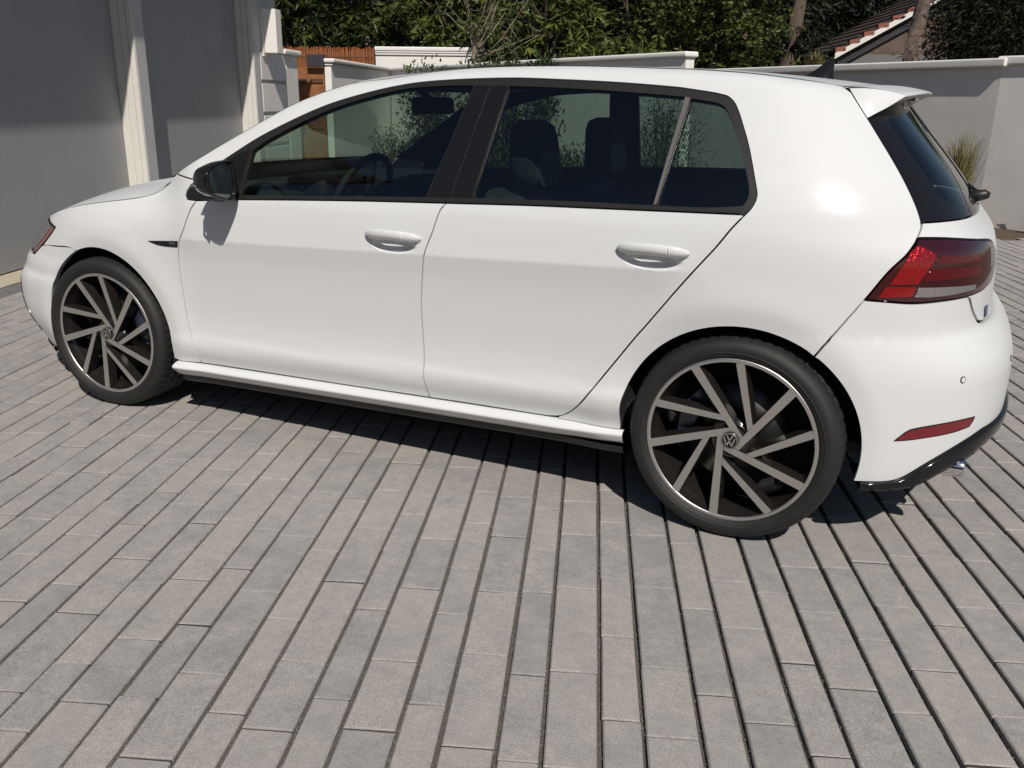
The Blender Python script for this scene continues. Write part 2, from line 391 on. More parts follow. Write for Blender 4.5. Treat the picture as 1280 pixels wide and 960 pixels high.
ground = MB(); ground.add([(-60, -40, -.06), (60, -40, -.06), (60, 80, -.06), (-60, 80, -.06)], [(0, 1, 2, 3)])
tag(ground.build('ground', M['soil']), kind='structure')
C0, C1, R0_, R1_ = -1.82, 7.6, -4.6, 6.15
dw = MB(); dw.add([PF(C0, R0_, -.007), PF(1.0, R0_, -.008), PF(2.5, R0_, -.018), PF(C1, R0_, -.020), PF(C0, R1_, -.007), PF(1.0, R1_, -.008), PF(2.5, R1_, -.018), PF(C1, R1_, -.020)], [(0, 1, 5, 4), (1, 2, 6, 5), (2, 3, 7, 6)]); dw.add([PF(C0, R1_, -.007), PF(-.36, R1_, -.0075), PF(-.36, 9.9, -.0075), PF(C0, 9.9, -.007)], [(0, 1, 2, 3)])
driveway = tag(dw.build('driveway', M['grit']), kind='structure')
# pavers: rows of two widths in turn, lengths mixed
def paver_verts(cx, rx, w, l, h, rng):
    b = .0035; H = -.035
    tx, ty = rng.normal(0, .0035, 2); dz = rng.normal(0, .0011)
    ch = lambda: rng.uniform(-.0012, .0012)
    o = [(-w/2+ch(), -l/2+ch()), (w/2+ch(), -l/2+ch()), (w/2+ch(), l/2+ch()), (-w/2+ch(), l/2+ch())]
    vs = []
    for (x, y) in o: vs.append((x, y, H))
    for (x, y) in o: vs.append((x, y, -b+dz+x*tx+y*ty))
    for (x, y) in o: vs.append((x-math.copysign(b, x), y-math.copysign(.0016, y), dz+x*tx+y*ty))
    return vs
PF_F = [(0, 1, 5, 4), (1, 2, 6, 5), (2, 3, 7, 6), (3, 0, 4, 7), (4, 5, 9, 8), (5, 6, 10, 9), (6, 7, 11, 10), (7, 4, 8, 11), (8, 9, 10, 11)]
MEAS = {1.148: [-1.778, -2.057], 1.259: [-1.535], 1.371: [-1.332, -1.704, -1.947], 1.475: [-1.463, -1.832], 1.587: [-1.345, -1.678, -1.924], 1.696: [-1.463, -1.828],
        1.80: [-1.337, -1.629, -1.955], 2.02: [-1.298, -1.675], 2.126: [-.877, -1.228, -1.516, -1.835], 2.234: [-.96, -1.27, -1.64], 2.341: [-1.365, -1.726], 2.448: [-1.207, -1.443, -1.811],
        2.555: [-1.264, -1.581], 2.66: [-1.344, -1.668], 2.767: [-1.463, -1.743], 2.87: [-1.29, -1.575], 2.98: [-1.37, -1.735], 3.08: [-1.276, -1.521],
        1.037: [-1.583, -1.871], .929: [-1.659, -1.904], .814: [-1.401, -1.769, -2.008], .73: [-1.564, -1.885], .595: [-1.436]}
LENS = (.240, .288, .322, .368)
prng = np.random.default_rng(21); stones = []
k = math.floor((C0-2.079)/.2160); c = 2.079+.2160*k; narrow = True
while c < C1:
    wdt = .0938 if narrow else .1222
    mid = c+wdt/2
    if mid-wdt/2 > C0-.02:
        key = min(MEAS, key=lambda q: abs(q-mid)); js = sorted(MEAS[key]) if abs(key-mid) < .05 else [prng.uniform(-1.6, -1.2)]
        r = js[-1]; up_ = []; r_end = 9.75 if mid < -.35 else R1_
        while r < r_end: up_.append(r); r += prng.choice(LENS)
        r = js[0]-prng.choice(LENS); dn = []
        while r > R0_: dn.append(r); r -= prng.choice(LENS)
        J = sorted(set(dn+js[:-1]+up_))
        for a, b in zip(J[:-1], J[1:]): stones.append((mid, (a+b)/2, wdt-float(np.interp(mid, (.8, 2.6), (.0085, .0125))), b-a-prng.uniform(.0055, .0080), prng.uniform(.2, .8)))
    c += wdt; narrow = not narrow
def in_view(p):
    d = Vector(p)-CAM_POS; z = d.dot(fw)
    if z < .1: return False
    return abs(d.dot(rt2)/z) < 660/1107 and abs(d.dot(up2)/z) < 500/1107
def under_car(p): return -.75 < p[0] < 3.3 and .05 < p[1] < 1.75
cand = []
for i, (cm, rm, w, l, t) in enumerate(stones):
    p = PF(cm, rm, 0)
    if in_view(p) and not under_car(p): cand.append(((Vector(p)-CAM_POS).length, i))
near = {i for _, i in sorted(cand)[:300]}
stuff_v, stuff_f, stuff_t = [], [], []
for i, (cm, rm, w, l, t) in enumerate(stones):
    vs = paver_verts(cm, rm, w, l, 0, prng)
    if i in near:
        me = bpy.data.meshes.new('paver'); me.from_pydata(vs, [], PF_F); me.materials.append(M['paver'])
        at = me.attributes.new('tone', 'FLOAT', 'POINT'); at.data.foreach_set('value', [t]*12)
        o = bpy.data.objects.new('paver', me); link(o, driveway); pf_obj(o, cm, rm, 0)
    else:
        b0 = len(stuff_v)
        for x, y, z in vs: q = PF(cm+x, rm+y, z); stuff_v.append(q)
        stuff_f += [tuple(b0+j for j in f) for f in PF_F]; stuff_t += [t]*12
o = mesh_obj('paver_field', stuff_v, stuff_f, M['paver'], driveway); at = o.data.attributes.new('tone', 'FLOAT', 'POINT'); at.data.foreach_set('value', stuff_t)
tag(o, kind='stuff')
# loose grit in the joints
gv, gf = [], []
bounds = sorted({round(s[0]-s[2]/2-.005, 4) for s in stones})
for cb in bounds:
    if not (.3 < cb < 4.2): continue
    for _ in range(420):
        r = prng.uniform(-2.6, 2.2); s_ = prng.uniform(.0012, .0030); z = float(np.interp(cb, (1.0, 2.5), (-.008, -.018)))+prng.uniform(0, .005)
        x, y, z = PF(cb+prng.uniform(-.004, .004), r, z); b0 = len(gv)
        a = prng.uniform(0, 6.28)
        for q in range(3): gv.append((x+s_*math.cos(a+2.1*q), y+s_*math.sin(a+2.1*q), z))
        gv.append((x, y, z+s_*1.3)); gf += [(b0, b0+1, b0+3), (b0+1, b0+2, b0+3), (b0+2, b0, b0+3)]
sf_ = []; keep_gv = gv; gv = []
# sand packed in the cross joints
for (cm, rm, w, l, t) in stones:
    b0 = len(gv); h_ = -.0050+prng.uniform(-.0012, .0012)
    for x, y in ((-w/2, l/2-.0005), (w/2, l/2-.0005), (w/2, l/2+.0085), (-w/2, l/2+.0085)): gv.append(PF(cm+x, rm+y, h_))
    sf_.append((b0, b0+1, b0+2, b0+3))
M['gritstone'] = pbr('grit_stone', (.10, .092, .082), .9, var=.7, vscale=300, vcol=(.26, .245, .22))
tag(mesh_obj('joint_gravel', keep_gv, gf, M['gritstone'], driveway), kind='stuff')
tag(mesh_obj('joint_sand', gv, sf_, pbr('joint_dirt', (.045, .041, .037), .95, var=.4, vscale=60), driveway), kind='stuff')
# strips in front of the garage
th = MB(); th.add([PF(-2.30, -1.5, .004), PF(-2.01, -1.5, -.002), PF(-2.01, 9.6, -.002), PF(-2.30, 9.6, .004)], [(0, 1, 2, 3)]); tag(th.build('threshold', M['strip_cream']), kind='structure')
gs = MB(); gs.add([PF(-2.01, -1.5, -.006), PF(-1.825, -1.5, -.006), PF(-1.825, 9.6, -.006), PF(-2.01, 9.6, -.006)], [(0, 1, 2, 3)]); tag(gs.build('gutter', M['strip_grey']), kind='structure')

# garage
garage = pf_obj(empty('garage'), 0, 0, 0)
tag(garage, 'white garage with two tall grey doors behind the car bonnet', 'garage')
DOORC, FACEC = -2.26, -2.06
def pbox(name, mat, parent, c0, c1, r0, r1, z0, z1, bev=0.006):
    mb = MB(); mb.box((c0, r0, z0), (c1, r1, z1)); o = mb.build(name, mat, parent)
    if bev: bevel(o, bev, 2)
    return o
for r0, r1 in ((1.70, 4.58), (4.766, 7.465)):
    d = pbox('garage_door', M['door_grey'], garage, DOORC-.05, DOORC, r0+.012, r1-.008, .012, 2.6, .003)
    pbox('door_seal', M['gap'], d, DOORC-.04, DOORC-.004, r0, r1, .0, .0115, 0)
for r0, r1 in ((-1.3, 1.70), (4.58, 4.766), (7.465, 7.67)):
    p = pbox('pillar', M['stucco_grey'], garage, -2.6, FACEC, r0, r1, -.05, 2.62, .004)
    # stepped jamb boards facing the viewer
    if r0 > 0:
        for c0, c1, st in ((-2.262, -2.185, .004), (-2.180, -2.118, .010), (-2.113, -2.0655, .016)):
            pbox('jamb_board', M['cream'], p, c0, c1, r0-st, r0+.02, -.02, 2.6, .003)
pbox('lintel', M['stucco_grey'], garage, -2.6, FACEC+.002, -1.3, 7.67, 2.605, 3.2, .004)
pbox('eave', M['stucco_grey'], garage, -3.6, -1.745, -1.6, 7.9, 3.205, 3.42, .01)
pbox('wall', M['stucco_grey'], garage, -5.6, -2.61, -1.3, 7.9, -.05, 3.2, 0)
mb = MB(); mb.add([(-6.0, -1.8, 3.43), (-1.6, -1.8, 3.43), (-1.6, 8.1, 3.43), (-6.0, 8.1, 3.43), (-3.8, 0.6, 4.5), (-3.8, 5.6, 4.5)], [(0, 1, 4), (1, 2, 5, 4), (2, 3, 5), (3, 0, 4, 5), (0, 3, 2, 1)])
mb.build('roof', pbr('roof_tile', (.22, .10, .07), .8, var=.4, vscale=6), garage)
# return wall past the second door, with sunk grooves and a cap
rw = pf_obj(empty('rusticated_wall'), 0, 0, 0); tag(rw, 'white wall with recessed grooves and a stone cap between garage and gate', 'wall')
zs = [-.05, .30, .66, 1.045, 1.425, 1.79]
for i in range(5):
    pbox('block_course', M['stucco'], rw, -2.6, -2.055, 7.672, 8.58, zs[i]+.045, zs[i+1], .006)
pbox('groove_back', M['stucco'], rw, -2.6, -2.115, 7.672, 8.585, -.05, 1.795, 0)
pbox('pier', M['stucco'], rw, -2.6, -2.05, 8.585, 9.05, -.05, 1.79, .006)
pbox('wall_cap', M['stucco'], rw, -2.65, -2.0, 8.45, 9.12, 1.795, 1.865, .02)
pbox('upper_wall', M['stucco_grey'], garage, -2.6, -2.07, 7.672, 8.35, 1.80, 3.2, .004)
wl = pf_obj(empty('wall_lantern'), -2.06, 7.86, 1.8); tag(wl, 'white box-shaped wall lantern on the garage corner', 'wall lamp')
pbox('lantern_box', M['stucco'], wl, .03, .19, -.10, .10, -.02, .48, .006)
pbox('back_plate', M['cream'], wl, -.012, .03, -.13, .13, -.06, .50, .004)

# gate
M['wood'] = pbr('gate_wood', (.30, .125, .045), .6, var=.45, vscale=9, vcol=(.20, .075, .028), bump=.2, bscale=60)
M['wood_dark'] = pbr('gate_wood_dark', (.10, .045, .022), .6)
gate = pf_obj(empty('wooden_gate'), -2.15, 9.95, 0); tag(gate, 'brown wooden gate with two panels beside the white garden wall', 'gate')
pbox('gate_leaf', M['wood'], gate, -.32, .20, 0, .04, .03, 1.68, .004)
for z0, z1 in ((.12, .72), (.82, 1.42)):
    for c0, c1 in ((-.27, -.07), (-.02, .17)): pbox('gate_panel', M['wood'], gate, c0, c1, -.014, .0, z0, z1, .005)
for c0, c1 in ((-.28, -.06), (-.01, .18)): pbox('gate_slot', M['wood_dark'], gate, c0, c1, -.02, -.001, 1.47, 1.53, .003)
pbox('gate_lintel', pbr('lintel_dark', (.03, .028, .035), .7), gate, -.02, .22, -.10, .08, 1.69, 1.86, .006)
pbox('gate_post', M['wood'], gate, -.40, -.322, -.02, .06, 0, 1.86, .004)

# garden walls
def coped(name, label, a, b, h, th_, mat, cap=.07, over=.05, rib=True):
    A, B = Vector(PF(*a)), Vector(PF(*b)); L = (B-A).length; ang = math.atan2((B-A).y, (B-A).x)
    e = empty(name, tuple(A)); e.rotation_euler = (0, 0, ang); tag(e, label, 'wall')
    y0, y1 = min(0, th_), max(0, th_)
    mb = MB(); mb.box((0, y0, -.06), (L, y1, h-cap)); mb.build('wall_face', mat, e)
    mb = MB(); mb.box((-over, y0-over, h-cap+.002), (L+over, y1+over, h)); bevel(mb.build('coping', mat, e), .022, 3)
    if rib:
        mb = MB(); mb.box((-.02, -.022, h-cap-.055), (L+.02, th_+.022, h-cap-.03)); bevel(mb.build('moulding', mat, e), .006, 2)
    return e
coped('garden_wall', 'low white wall running back beside the brown gate', (-1.94, 9.95), (-1.94, 14.6), 1.80, -.16, M['stucco'], .07, .04) if False else None
e = pf_obj(empty('garden_wall'), -1.94, 9.95, 0); tag(e, 'low white capped wall running back from the brown gate', 'wall')
pbox('wall_face', M['stucco'], e, 0, .10, .0, 4.3, -.06, 1.715, .006); pbox('coping', M['stucco'], e, -.05, .16, -.05, 4.3, 1.75, 1.81, .02); pbox('moulding', M['stucco'], e, -.02, .125, -.022, 4.3, 1.717, 1.735, .004)
e = pf_obj(empty('garden_wall'), -2.52, 15.6, 0); tag(e, 'tall white wall beside the reed screen, behind the bare young tree', 'wall')
pbox('wall_face', M['stucco'], e, 0, 2.19, 0, .2, -.06, 2.15, .006); pbox('coping', M['stucco'], e, -.01, 2.22, -.06, .25, 2.185, 2.27, .02); pbox('moulding', M['stucco'], e, 0, 2.2, -.03, .2, 2.11, 2.145, .006); pbox('moulding', M['stucco'], e, 0, 2.2, -.045, .2, 2.152, 2.183, .006)
coped('garden_wall', 'long white capped wall slanting back behind the car roof, ending in the open', (2.98, 6.92), (-1.80, 13.75), 1.81, -.12, M['stucco'], .065, .035, False)
coped('garden_wall', 'long white wall at the right with a thick cap in front of the tiled house', (6.592, 7.6141), (3.3, 13.6), 1.81, -.2, M['stucco'], .10, .075, False)
coped('garden_wall', 'brighter end of the white wall with a moulded cap at the right edge', (8.45, 4.95), (6.590, 7.617), 1.83, -.22, M['stucco'], .10, .05, True)
# reed screen
M['reed'] = pbr('reed', (.36, .12, .035), .7, var=.5, vscale=26, vcol=(.20, .06, .02))
rs = pf_obj(empty('reed_screen'), -5.2, 15.55, 0); tag(rs, 'orange-brown reed screen standing above the gate', 'screen')
pbox('backing', M['wood_dark'], rs, 0, 2.66, .03, .05, 0, 2.17, 0)
mb = MB(); rr = random.Random(3); x = 0
while x < 2.66:
    w_ = rr.uniform(.012, .024); h_ = 2.24+rr.uniform(-.03, .025); y_ = rr.uniform(-.008, .008)
    mb.tube([(x+w_/2, y_, 0), (x+w_/2+rr.uniform(-.01, .01), y_, h_)], w_/2, 5); x += w_+rr.uniform(0, .004)
tag(mb.build('reeds', M['reed'], rs), kind='stuff')
for z in (.6, 1.4, 2.05): pbox('rail', M['wood_dark'], rs, 0, 2.66, -.018, -.010, z, z+.012, 0)
# ------------------------------------------------------------------ the car
CARY = .868
car = empty('hatchback_car', (0, CARY, 0))
tag(car, 'white five-door hatchback with black window trim parked across the grey pavers', 'car')
def sx(x, z): return (float(s_of_x(x, z)), z)
def arc(cx, cz, r, a0, a1, k=40): return [sx(cx+r*math.cos(t), cz+r*math.sin(t)) for t in np.radians(np.linspace(a0, a1, k))]
FG = [(.575,.908),(.548,.878),(.505,.796),(.477,.748),(.462,.697),(.456,.646),(.4545,.588),(.456,.539),(.461,.447),(.473,.387),(.492,.330),(.503,.257)]
BG = [(1.654,.965),(1.635,.942),(1.612,.872),(1.586,.804),(1.567,.715),(1.5555,.615),(1.557,.513),(1.562,.426),(1.565,.344),(1.572,.282)]
BOT1 = [(.710,.263),(.955,.268),(1.251,.274),(1.52,.281)]
BOT2 = [(1.719,.286),(1.902,.289),(2.02,.291),(2.066,.297),(2.095,.311),(2.12,.331),(2.15,.363),(2.181,.406)]
RG = [(2.228,.474),(2.285,.555),(2.326,.612),(2.433,.748),(2.511,.843),(2.59,.933),(2.65,.992)]
BELT = [(.783,.924),(1.282,.950),(1.654,.965),(1.946,.976),(2.106,.980),(2.444,.988),(2.647,.992)]
DLOR = [(2.67,1.011),(2.684,1.032),(2.689,1.047),(2.6865,1.074),(2.673,1.176),(2.652,1.244),(2.640,1.270),(2.628,1.287),(2.611,1.299),(2.593,1.3065),(2.529,1.315),(2.374,1.327),(2.171,1.341),(1.954,1.350)]
DLOT = [(1.782,1.354),(1.569,1.348),(1.395,1.334),(1.218,1.300),(1.041,1.249),(.823,1.153),(.676,1.066),(.551,.981)]
TRI = [(.512,.941),(.506,.923),(.519,.910)]
APIL = [(.405,.994),(.48,1.032),(.545,1.066),(.602,1.099),(.662,1.132),(.718,1.162),(.776,1.194),(.831,1.223),(.885,1.251),(.928,1.269),(.97,1.285),(1.06,1.315),(1.145,1.337)]
ROOFE = [(1.29,1.353),(1.37,1.366),(1.46,1.377),(1.55,1.385),(1.66,1.391),(1.77,1.394),(1.95,1.395),(2.15,1.391),(2.27,1.387)]+[sx(x, z) for x, z in ((2.39,1.383),(2.47,1.378),(2.55,1.372),(2.63,1.363),(2.71,1.353),(2.79,1.340))]
SPOIL = [(3.121,1.322),(3.129,1.288),(3.136,1.253)]
SPOIL_G = [(3.118,1.337),(3.1255,1.322),(3.132,1.288),(3.139,1.254)]
HATCH = [(3.141,1.191),(3.144,1.128),(3.145,1.074),(3.147,1.026),(3.147,.985),(3.139,.964),(3.118,.944)]
LAMPL = [(3.019,.865),(2.957,.779)]
QGAP = [(2.946,.763),(2.935,.746),(2.923,.729),(2.912,.712),(2.900,.695),(2.888,.678),(2.871,.660),(2.852,.643),(2.835,.625),(2.818,.607)]
FLINE = [(-.344,.649),(-.231,.662),(-.15,.668),(-.098,.664)]
HOODG = [(-.484,.764),(-.344,.809),(-.221,.837),(-.137,.852),(-.014,.869),(.10,.882),(.202,.895),(.285,.914),(.35,.950),(.405,.994)]
RA = arc(2.636, .315, .358, 56, 185); RA2 = arc(2.636, .315, .358, -13.5, 56, 24)
fa = math.degrees(math.atan2(.664-.32, float(S(-.098, .664)[0])))
FA = arc(0, .32, .362, -10, fa); FA2 = arc(0, .32, .362, fa, 201, 30)
LOOPS = {
 'front_door': FG+BOT1+BG[::-1]+BELT[:2][::-1],
 'rear_door': BG+BOT2+RG+BELT[3:6][::-1],
 'body_side': APIL+ROOFE+SPOIL+HATCH+LAMPL+QGAP+RA[1:]+[(2.060,.287)]+BOT2[3:]+RG+DLOR+DLOT,
 'front_fender': HOODG+[DLOT[-1]]+TRI+FG+[(.40,.251)]+FA+FLINE[::-1][1:]+[(-.304,.703),(-.289,.737)],
 'front_bumper': FLINE[::-1]+[(-.402,.600),(-.7,.595),(-.95,.615),(-.98,.69),(-1.315,.69),(-1.315,.185),(-.47,.178)]+FA2[::-1][:-1],
 'rear_bumper': QGAP[::-1]+[(2.957,.777),(3.017,.7725),(3.092,.767),(3.191,.769),(3.255,.770),(3.30,.770),(3.345,.715),(3.41,.676),(3.915,.674),(3.915,.378),(3.352,.37),(3.287,.358),(3.207,.332),(3.132,.295),(3.069,.252),(3.045,.241),(3.02,.236),(2.98,.234)]+RA2[:-1],
 'tailgate': [(3.152,.983),(3.26,.983),(3.367,.982),(3.915,.982)][::-1]+HATCH[-2:]+[(3.12,.945),(3.208,.941),(3.377,.924),(3.525,.907),(3.58,.875),(3.585,.828),(3.482,.783),(3.35,.773),(3.308,.772),(3.35,.719),(3.413,.681),(3.915,.679)],
 'lamp': [(2.959,.780),(3.019,.8635),(3.118,.941),(3.208,.937),(3.377,.920),(3.52,.902),(3.572,.872),(3.577,.83),(3.482,.787),(3.347,.777),(3.255,.774),(3.191,.773),(3.092,.771),(3.017,.776)],
}
DLO = [(.519,.910)]+BELT+DLOR+DLOT+TRI[:-1]
GF = [(.784,.941),(.784,1.012),(.784,1.095),(.832,1.129),(.939,1.183),(1.048,1.231),(1.142,1.264),(1.224,1.286),(1.314,1.307),(1.398,1.321),(1.548,1.331),(1.646,1.332),(1.612,1.155),(1.572,.978),(1.279,.966)]
GR = [(1.748,.985),(1.764,1.156),(1.781,1.331),(1.961,1.327),(2.177,1.317),(2.385,1.304),(2.362,1.153),(2.344,1.002),(2.102,.997),(1.942,.993)]
GQ = [(2.359,1.002),(2.383,1.153),(2.419,1.300),(2.53,1.291),(2.568,1.284),(2.594,1.268),(2.636,1.197),(2.663,1.081),(2.665,1.052),(2.658,1.033),(2.643,1.015),(2.52,1.005)]
HG_OUT = [(3.149,.985),(3.261,.985),(3.367,.984),(3.915,.984),(3.915,1.315),(3.133,1.315),(3.136,1.285),(3.141,1.252),(3.145,1.191),(3.147,1.128),(3.149,1.05)]
HG_IN = [(3.30,1.035),(3.38,1.02),(3.5,1.012),(3.91,1.012),(3.91,1.285),(3.30,1.285),(3.265,1.27),(3.25,1.24),(3.255,1.15),(3.27,1.07)]

def handle(side, hx, hz, L, par):
    bar, cap = [], []
    base = prof_door
    for t in np.linspace(0, 1, 61):
        x = hx-L/2+L*t; zt = hz+.010-.007*(2*t-1)**2
        w0 = float(side_w(np.array(x), np.array(hz+.045)))+.002
        lift = .004+.030*math.sin(math.pi*min(max(t, .02), .98))**.5
        ez = .0165*(1-abs(2*t-1)**5.)**.5+.0012; ew = .0085*(1-abs(2*t-1)**4)**.5+.001
        ring = []
        for a in np.linspace(0, 2*math.pi, 20, endpoint=False):
            ca, sa = math.cos(a), math.sin(a)
            ring.append((x, side*(w0+lift-.010*(sa < 0)*abs(sa)+ew*math.copysign(abs(ca)**.8, ca)), zt+ez*math.copysign(abs(sa)**.75, sa)))
        (bar if t <= .74 else cap).append(ring)
        if abs(t-.75) < .01: cap.insert(0, [(x+.0015, y, z) for x, y, z in ring]) if not cap else None
    for nm, rings in (('door_handle', bar), ('lock_cover', cap)):
        n = 20; vs = [v for r in rings for v in r]; fs = []
        for i in range(len(rings)-1):
            for k in range(n): fs.append((i*n+k, i*n+(k+1) % n, (i+1)*n+(k+1) % n, (i+1)*n+k))
        fs += [tuple(range(n)), tuple((len(rings)-1)*n+k for k in range(n))]
        mesh_obj(nm, vs, fs, M['paint'], par, True)

def mirror(side, par_trim):
    # housing lofted along x, glass looking back
    rings = []; n = 36
    secs = [(.690,.02,.02,0),(.696,.30,.26,.0),(.712,.58,.52,.0),(.738,.82,.80,.0),(.772,.95,.96,0),(.806,1.,1.,0),(.816,.985,.985,0)]
    yc, zc, hy, hz = -(.868+.112), 1.000, .090, .066
    for x, a, b, d in secs:
        ring = []
        for t in np.linspace(0, 2*math.pi, n, endpoint=False):
            ca, sa = math.cos(t), math.sin(t)
            yy = math.copysign(abs(ca)**.6, ca); zz = math.copysign(abs(sa)**.6, sa)
            tilt = .018*yy                         # outer end a little higher and further back
            ring.append((x+.02*(-yy)*0+.022*yy*-1*0+ (.035*(1+yy)*.0)+ .018*(-yy), yc+hy*a*yy, zc-.012*(1-a)+hz*b*zz*(1-.26*(-yy))-tilt*.3))
        rings.append(ring)
    vs = [(x, -side*y if side > 0 else y, z) for r in rings for x, y, z in r]
    vs = [(x, (y if side < 0 else -y), z) for r in rings for x, y, z in r]
    fs = []
    for i in range(len(rings)-1):
        for k in range(n): fs.append((i*n+k, i*n+(k+1) % n, (i+1)*n+(k+1) % n, (i+1)*n+k))
    fs.append(tuple(range(n)))
    # rim lip going inwards
    last = rings[-1]; cy = yc; b0 = len(vs)
    inner = [(x-.001, yc+(y-yc)*.9, zc+(z-zc)*.88) for x, y, z in last]; deep = [(x-.008, y, z) for x, y, z in inner]
    for r in (inner, deep): vs += [(x, (y if side < 0 else -y), z) for x, y, z in r]
    l0 = (len(rings)-1)*n
    for k in range(n):
        fs.append((l0+k, l0+(k+1) % n, b0+(k+1) % n, b0+k)); fs.append((b0+k, b0+(k+1) % n, b0+n+(k+1) % n, b0+n+k))
    h = mesh_obj('wing_mirror', vs, fs, M['gloss_black'], car, True)
    mesh_obj('mirror_glass', [(x+.0005, (y if side < 0 else -y), z) for x, y, z in deep], [tuple(range(n))], M['mirror_glass'], h)
    # indicator strip on the front and a foot to the door
    sg = 1 if side < 0 else -1
    b = MB(); b.tube([(.702, sg*(yc+.03), zc-.010), (.705, sg*(yc-.02), zc-.012), (.735, sg*(yc-.066), zc-.014), (.775, sg*(yc-.0865), zc-.014)], .005, 8)
    b.build('indicator', M['divider'], h, True)
    f = MB(); f.tube([(.74, sg*(yc+.095), .945), (.755, sg*(yc+.05), .943), (.765, sg*(yc+.0), .947), (.77, sg*(yc-.03), .953)], [.026, .024, .020, .012], 12)
    f.build('mirror_foot', M['gloss_black'], h, True)

def build_side(side):
    kw = dict(side=side)
    fd = panel('front_door', LOOPS['front_door'], M['paint'], car, **kw)
    rd = panel('rear_door', LOOPS['rear_door'], M['paint'], car, **kw)
    bs = panel('body_side', LOOPS['body_side'], M['paint'], car, flange=.014, corner=32, **kw)
    ff = panel('front_fender', LOOPS['front_fender'], M['paint'], car, flange=.02, **kw)
    panel('door_lining', LOOPS['front_door'], M['interior'], fd, off=-.05, flange=0, extra=False, gap=-.02, sp=.08, **kw)
    panel('door_lining', LOOPS['rear_door'], M['interior'], rd, off=-.05, flange=0, extra=False, gap=-.02, sp=.08, **kw)
    panel('pillar_lining', APIL+ROOFE+SPOIL+HATCH[:4]+[(2.9,1.0),(2.70,1.0)]+DLOR[1:]+DLOT, M['interior'], bs, off=-.016, flange=0, extra=False, gap=-.012, sp=.06, **kw)
    # glazing
    tr = panel('window_trim', DLO, M['trim_grey'], car, off=-.003, flange=.02, gap=.0004, holes=(GF, GR, GQ), extra=False, **kw)
    panel('pillar_cover', [(1.651,1.331),(1.708,1.331),(1.689,1.158),(1.662,.982),(1.578,.978)], M['gloss_black'], tr, off=-.001, flange=.004, gap=.0006, extra=False, **kw)
    panel('pillar_cover', [(1.713,1.332),(1.776,1.331),(1.760,1.155),(1.743,.985),(1.667,.983)], M['gloss_black'], tr, off=-.001, flange=.004, gap=.0006, extra=False, **kw)
    panel('divider_bar', [(2.390,1.302),(2.413,1.3),(2.379,1.149),(2.356,1.003),(2.346,1.002),(2.365,1.153)], M['divider'], tr, off=.003, flange=.006, gap=0, extra=False, **kw)
    panel('mirror_triangle', [(.524,.914),(.776,.931),(.776,1.105),(.672,1.055),(.556,.975),(.515,.938)], M['gloss_black'], tr, off=-.001, flange=.004, gap=.001, extra=False, **kw)
    # belt weather strip, a little proud
    for nm, lo in (('belt_strip', [(.79,.926),(1.282,.952),(1.650,.967),(1.650,.981),(1.279,.964),(.79,.939)]), ('belt_strip', [(1.656,.967),(1.946,.978),(2.106,.982),(2.444,.990),(2.635,.994),(2.62,1.005),(2.444,1.001),(2.106,.996),(1.942,.991),(1.656,.982)])):
        panel(nm, lo, M['trim_grey'], tr, off=.004, flange=.008, gap=0, extra=False, **kw)
    panel('front_window', GF, M['glass'], fd, off=-.006, flange=0, gap=-.004, extra=False, sp=.05, **kw)
    panel('rear_window', GR, M['glass_rear'], rd, off=-.006, flange=0, gap=-.004, extra=False, sp=.05, **kw)
    panel('quarter_window', GQ, M['glass_rear'], bs, off=-.006, flange=0, gap=-.004, extra=False, sp=.05, **kw)
    handle(side, 1.462, .842, .222, fd); handle(side, 2.362, .870, .222, rd)
    mirror(side, tr)
    # fender badge with its chrome letter strip
    bd = panel('fender_badge', [(.309,.737),(.34,.740),(.47,.749),(.464,.7255),(.40,.7235),(.356,.7265)], M['gloss_black'], ff, off=.003, flange=.004, gap=0, extra=False, sp=.01, **kw)
    for k, (a, b) in enumerate(((.425,.733),(.436,.7335),(.447,.734))):
        panel('badge_letter', [(a,b),(a+.007,b+.001),(a+.0065,b+.009),(a+.0005,b+.008)], M['divider'], bd, off=.0042, flange=0, gap=0, extra=False, raw=True, sp=.01, **kw)
    # wheel arch liners
    for cx, cz, nm in ((0, .32, 'front'), (2.636, .315, 'rear')):
        prof_r = .372; G = []
        for t in np.radians(np.linspace(-9, 189, 48)):
            x, z = cx+prof_r*math.cos(t), cz+prof_r*math.sin(t)
            wo_ = float(S(s_of_x(x, max(z, .15)), max(z, .15))[1])-.006
            G.append([(x, side*w_, z) for w_ in np.linspace(wo_, .50, 5)])
        grid_mesh('wheel_arch_liner', np.array(G), M['under'], car, True)
    # side skirt
    prof = [(-.012,.004),(.012,.001),(.028,-.006),(.036,-.013),(.036,-.018),(.028,-.026),(.010,-.044),(-.004,-.054),(-.03,-.058)]
    SK = pchip([.37,.716,.954,1.525,1.78,2.062,2.20,2.30], [.2485,.257,.2625,.2755,.281,.286,.284,.282])
    G = []
    for x in np.linspace(.378, 2.288, 60):
        z0 = float(SK(x))-.002; w0 = float(side_w(np.array(x), np.array(z0)))
        fade = 1-.6*float(sstep(2.05, 2.28, x)); G.append([(x, side*(w0+a*fade), z0+b*(1-.25*float(sstep(2.0, 2.28, x)))) for a, b in prof])
    grid_mesh('side_skirt', np.array(G), M['paint'], car, True)
    G = []
    for x in np.linspace(.385, 2.285, 30):
        z0 = float(SK(x))-.002; w0 = float(side_w(np.array(x), np.array(z0)))
        G.append([(x, side*(w0+a), z0+b) for a, b in ((-.010,-.058),(-.012,-.075),(-.03,-.088),(-.12,-.09),(-.25,-.085))])
    grid_mesh('sill_underside', np.array(G), M['satin_black'], car, True)

for sd in (-1, 1): build_side(sd)

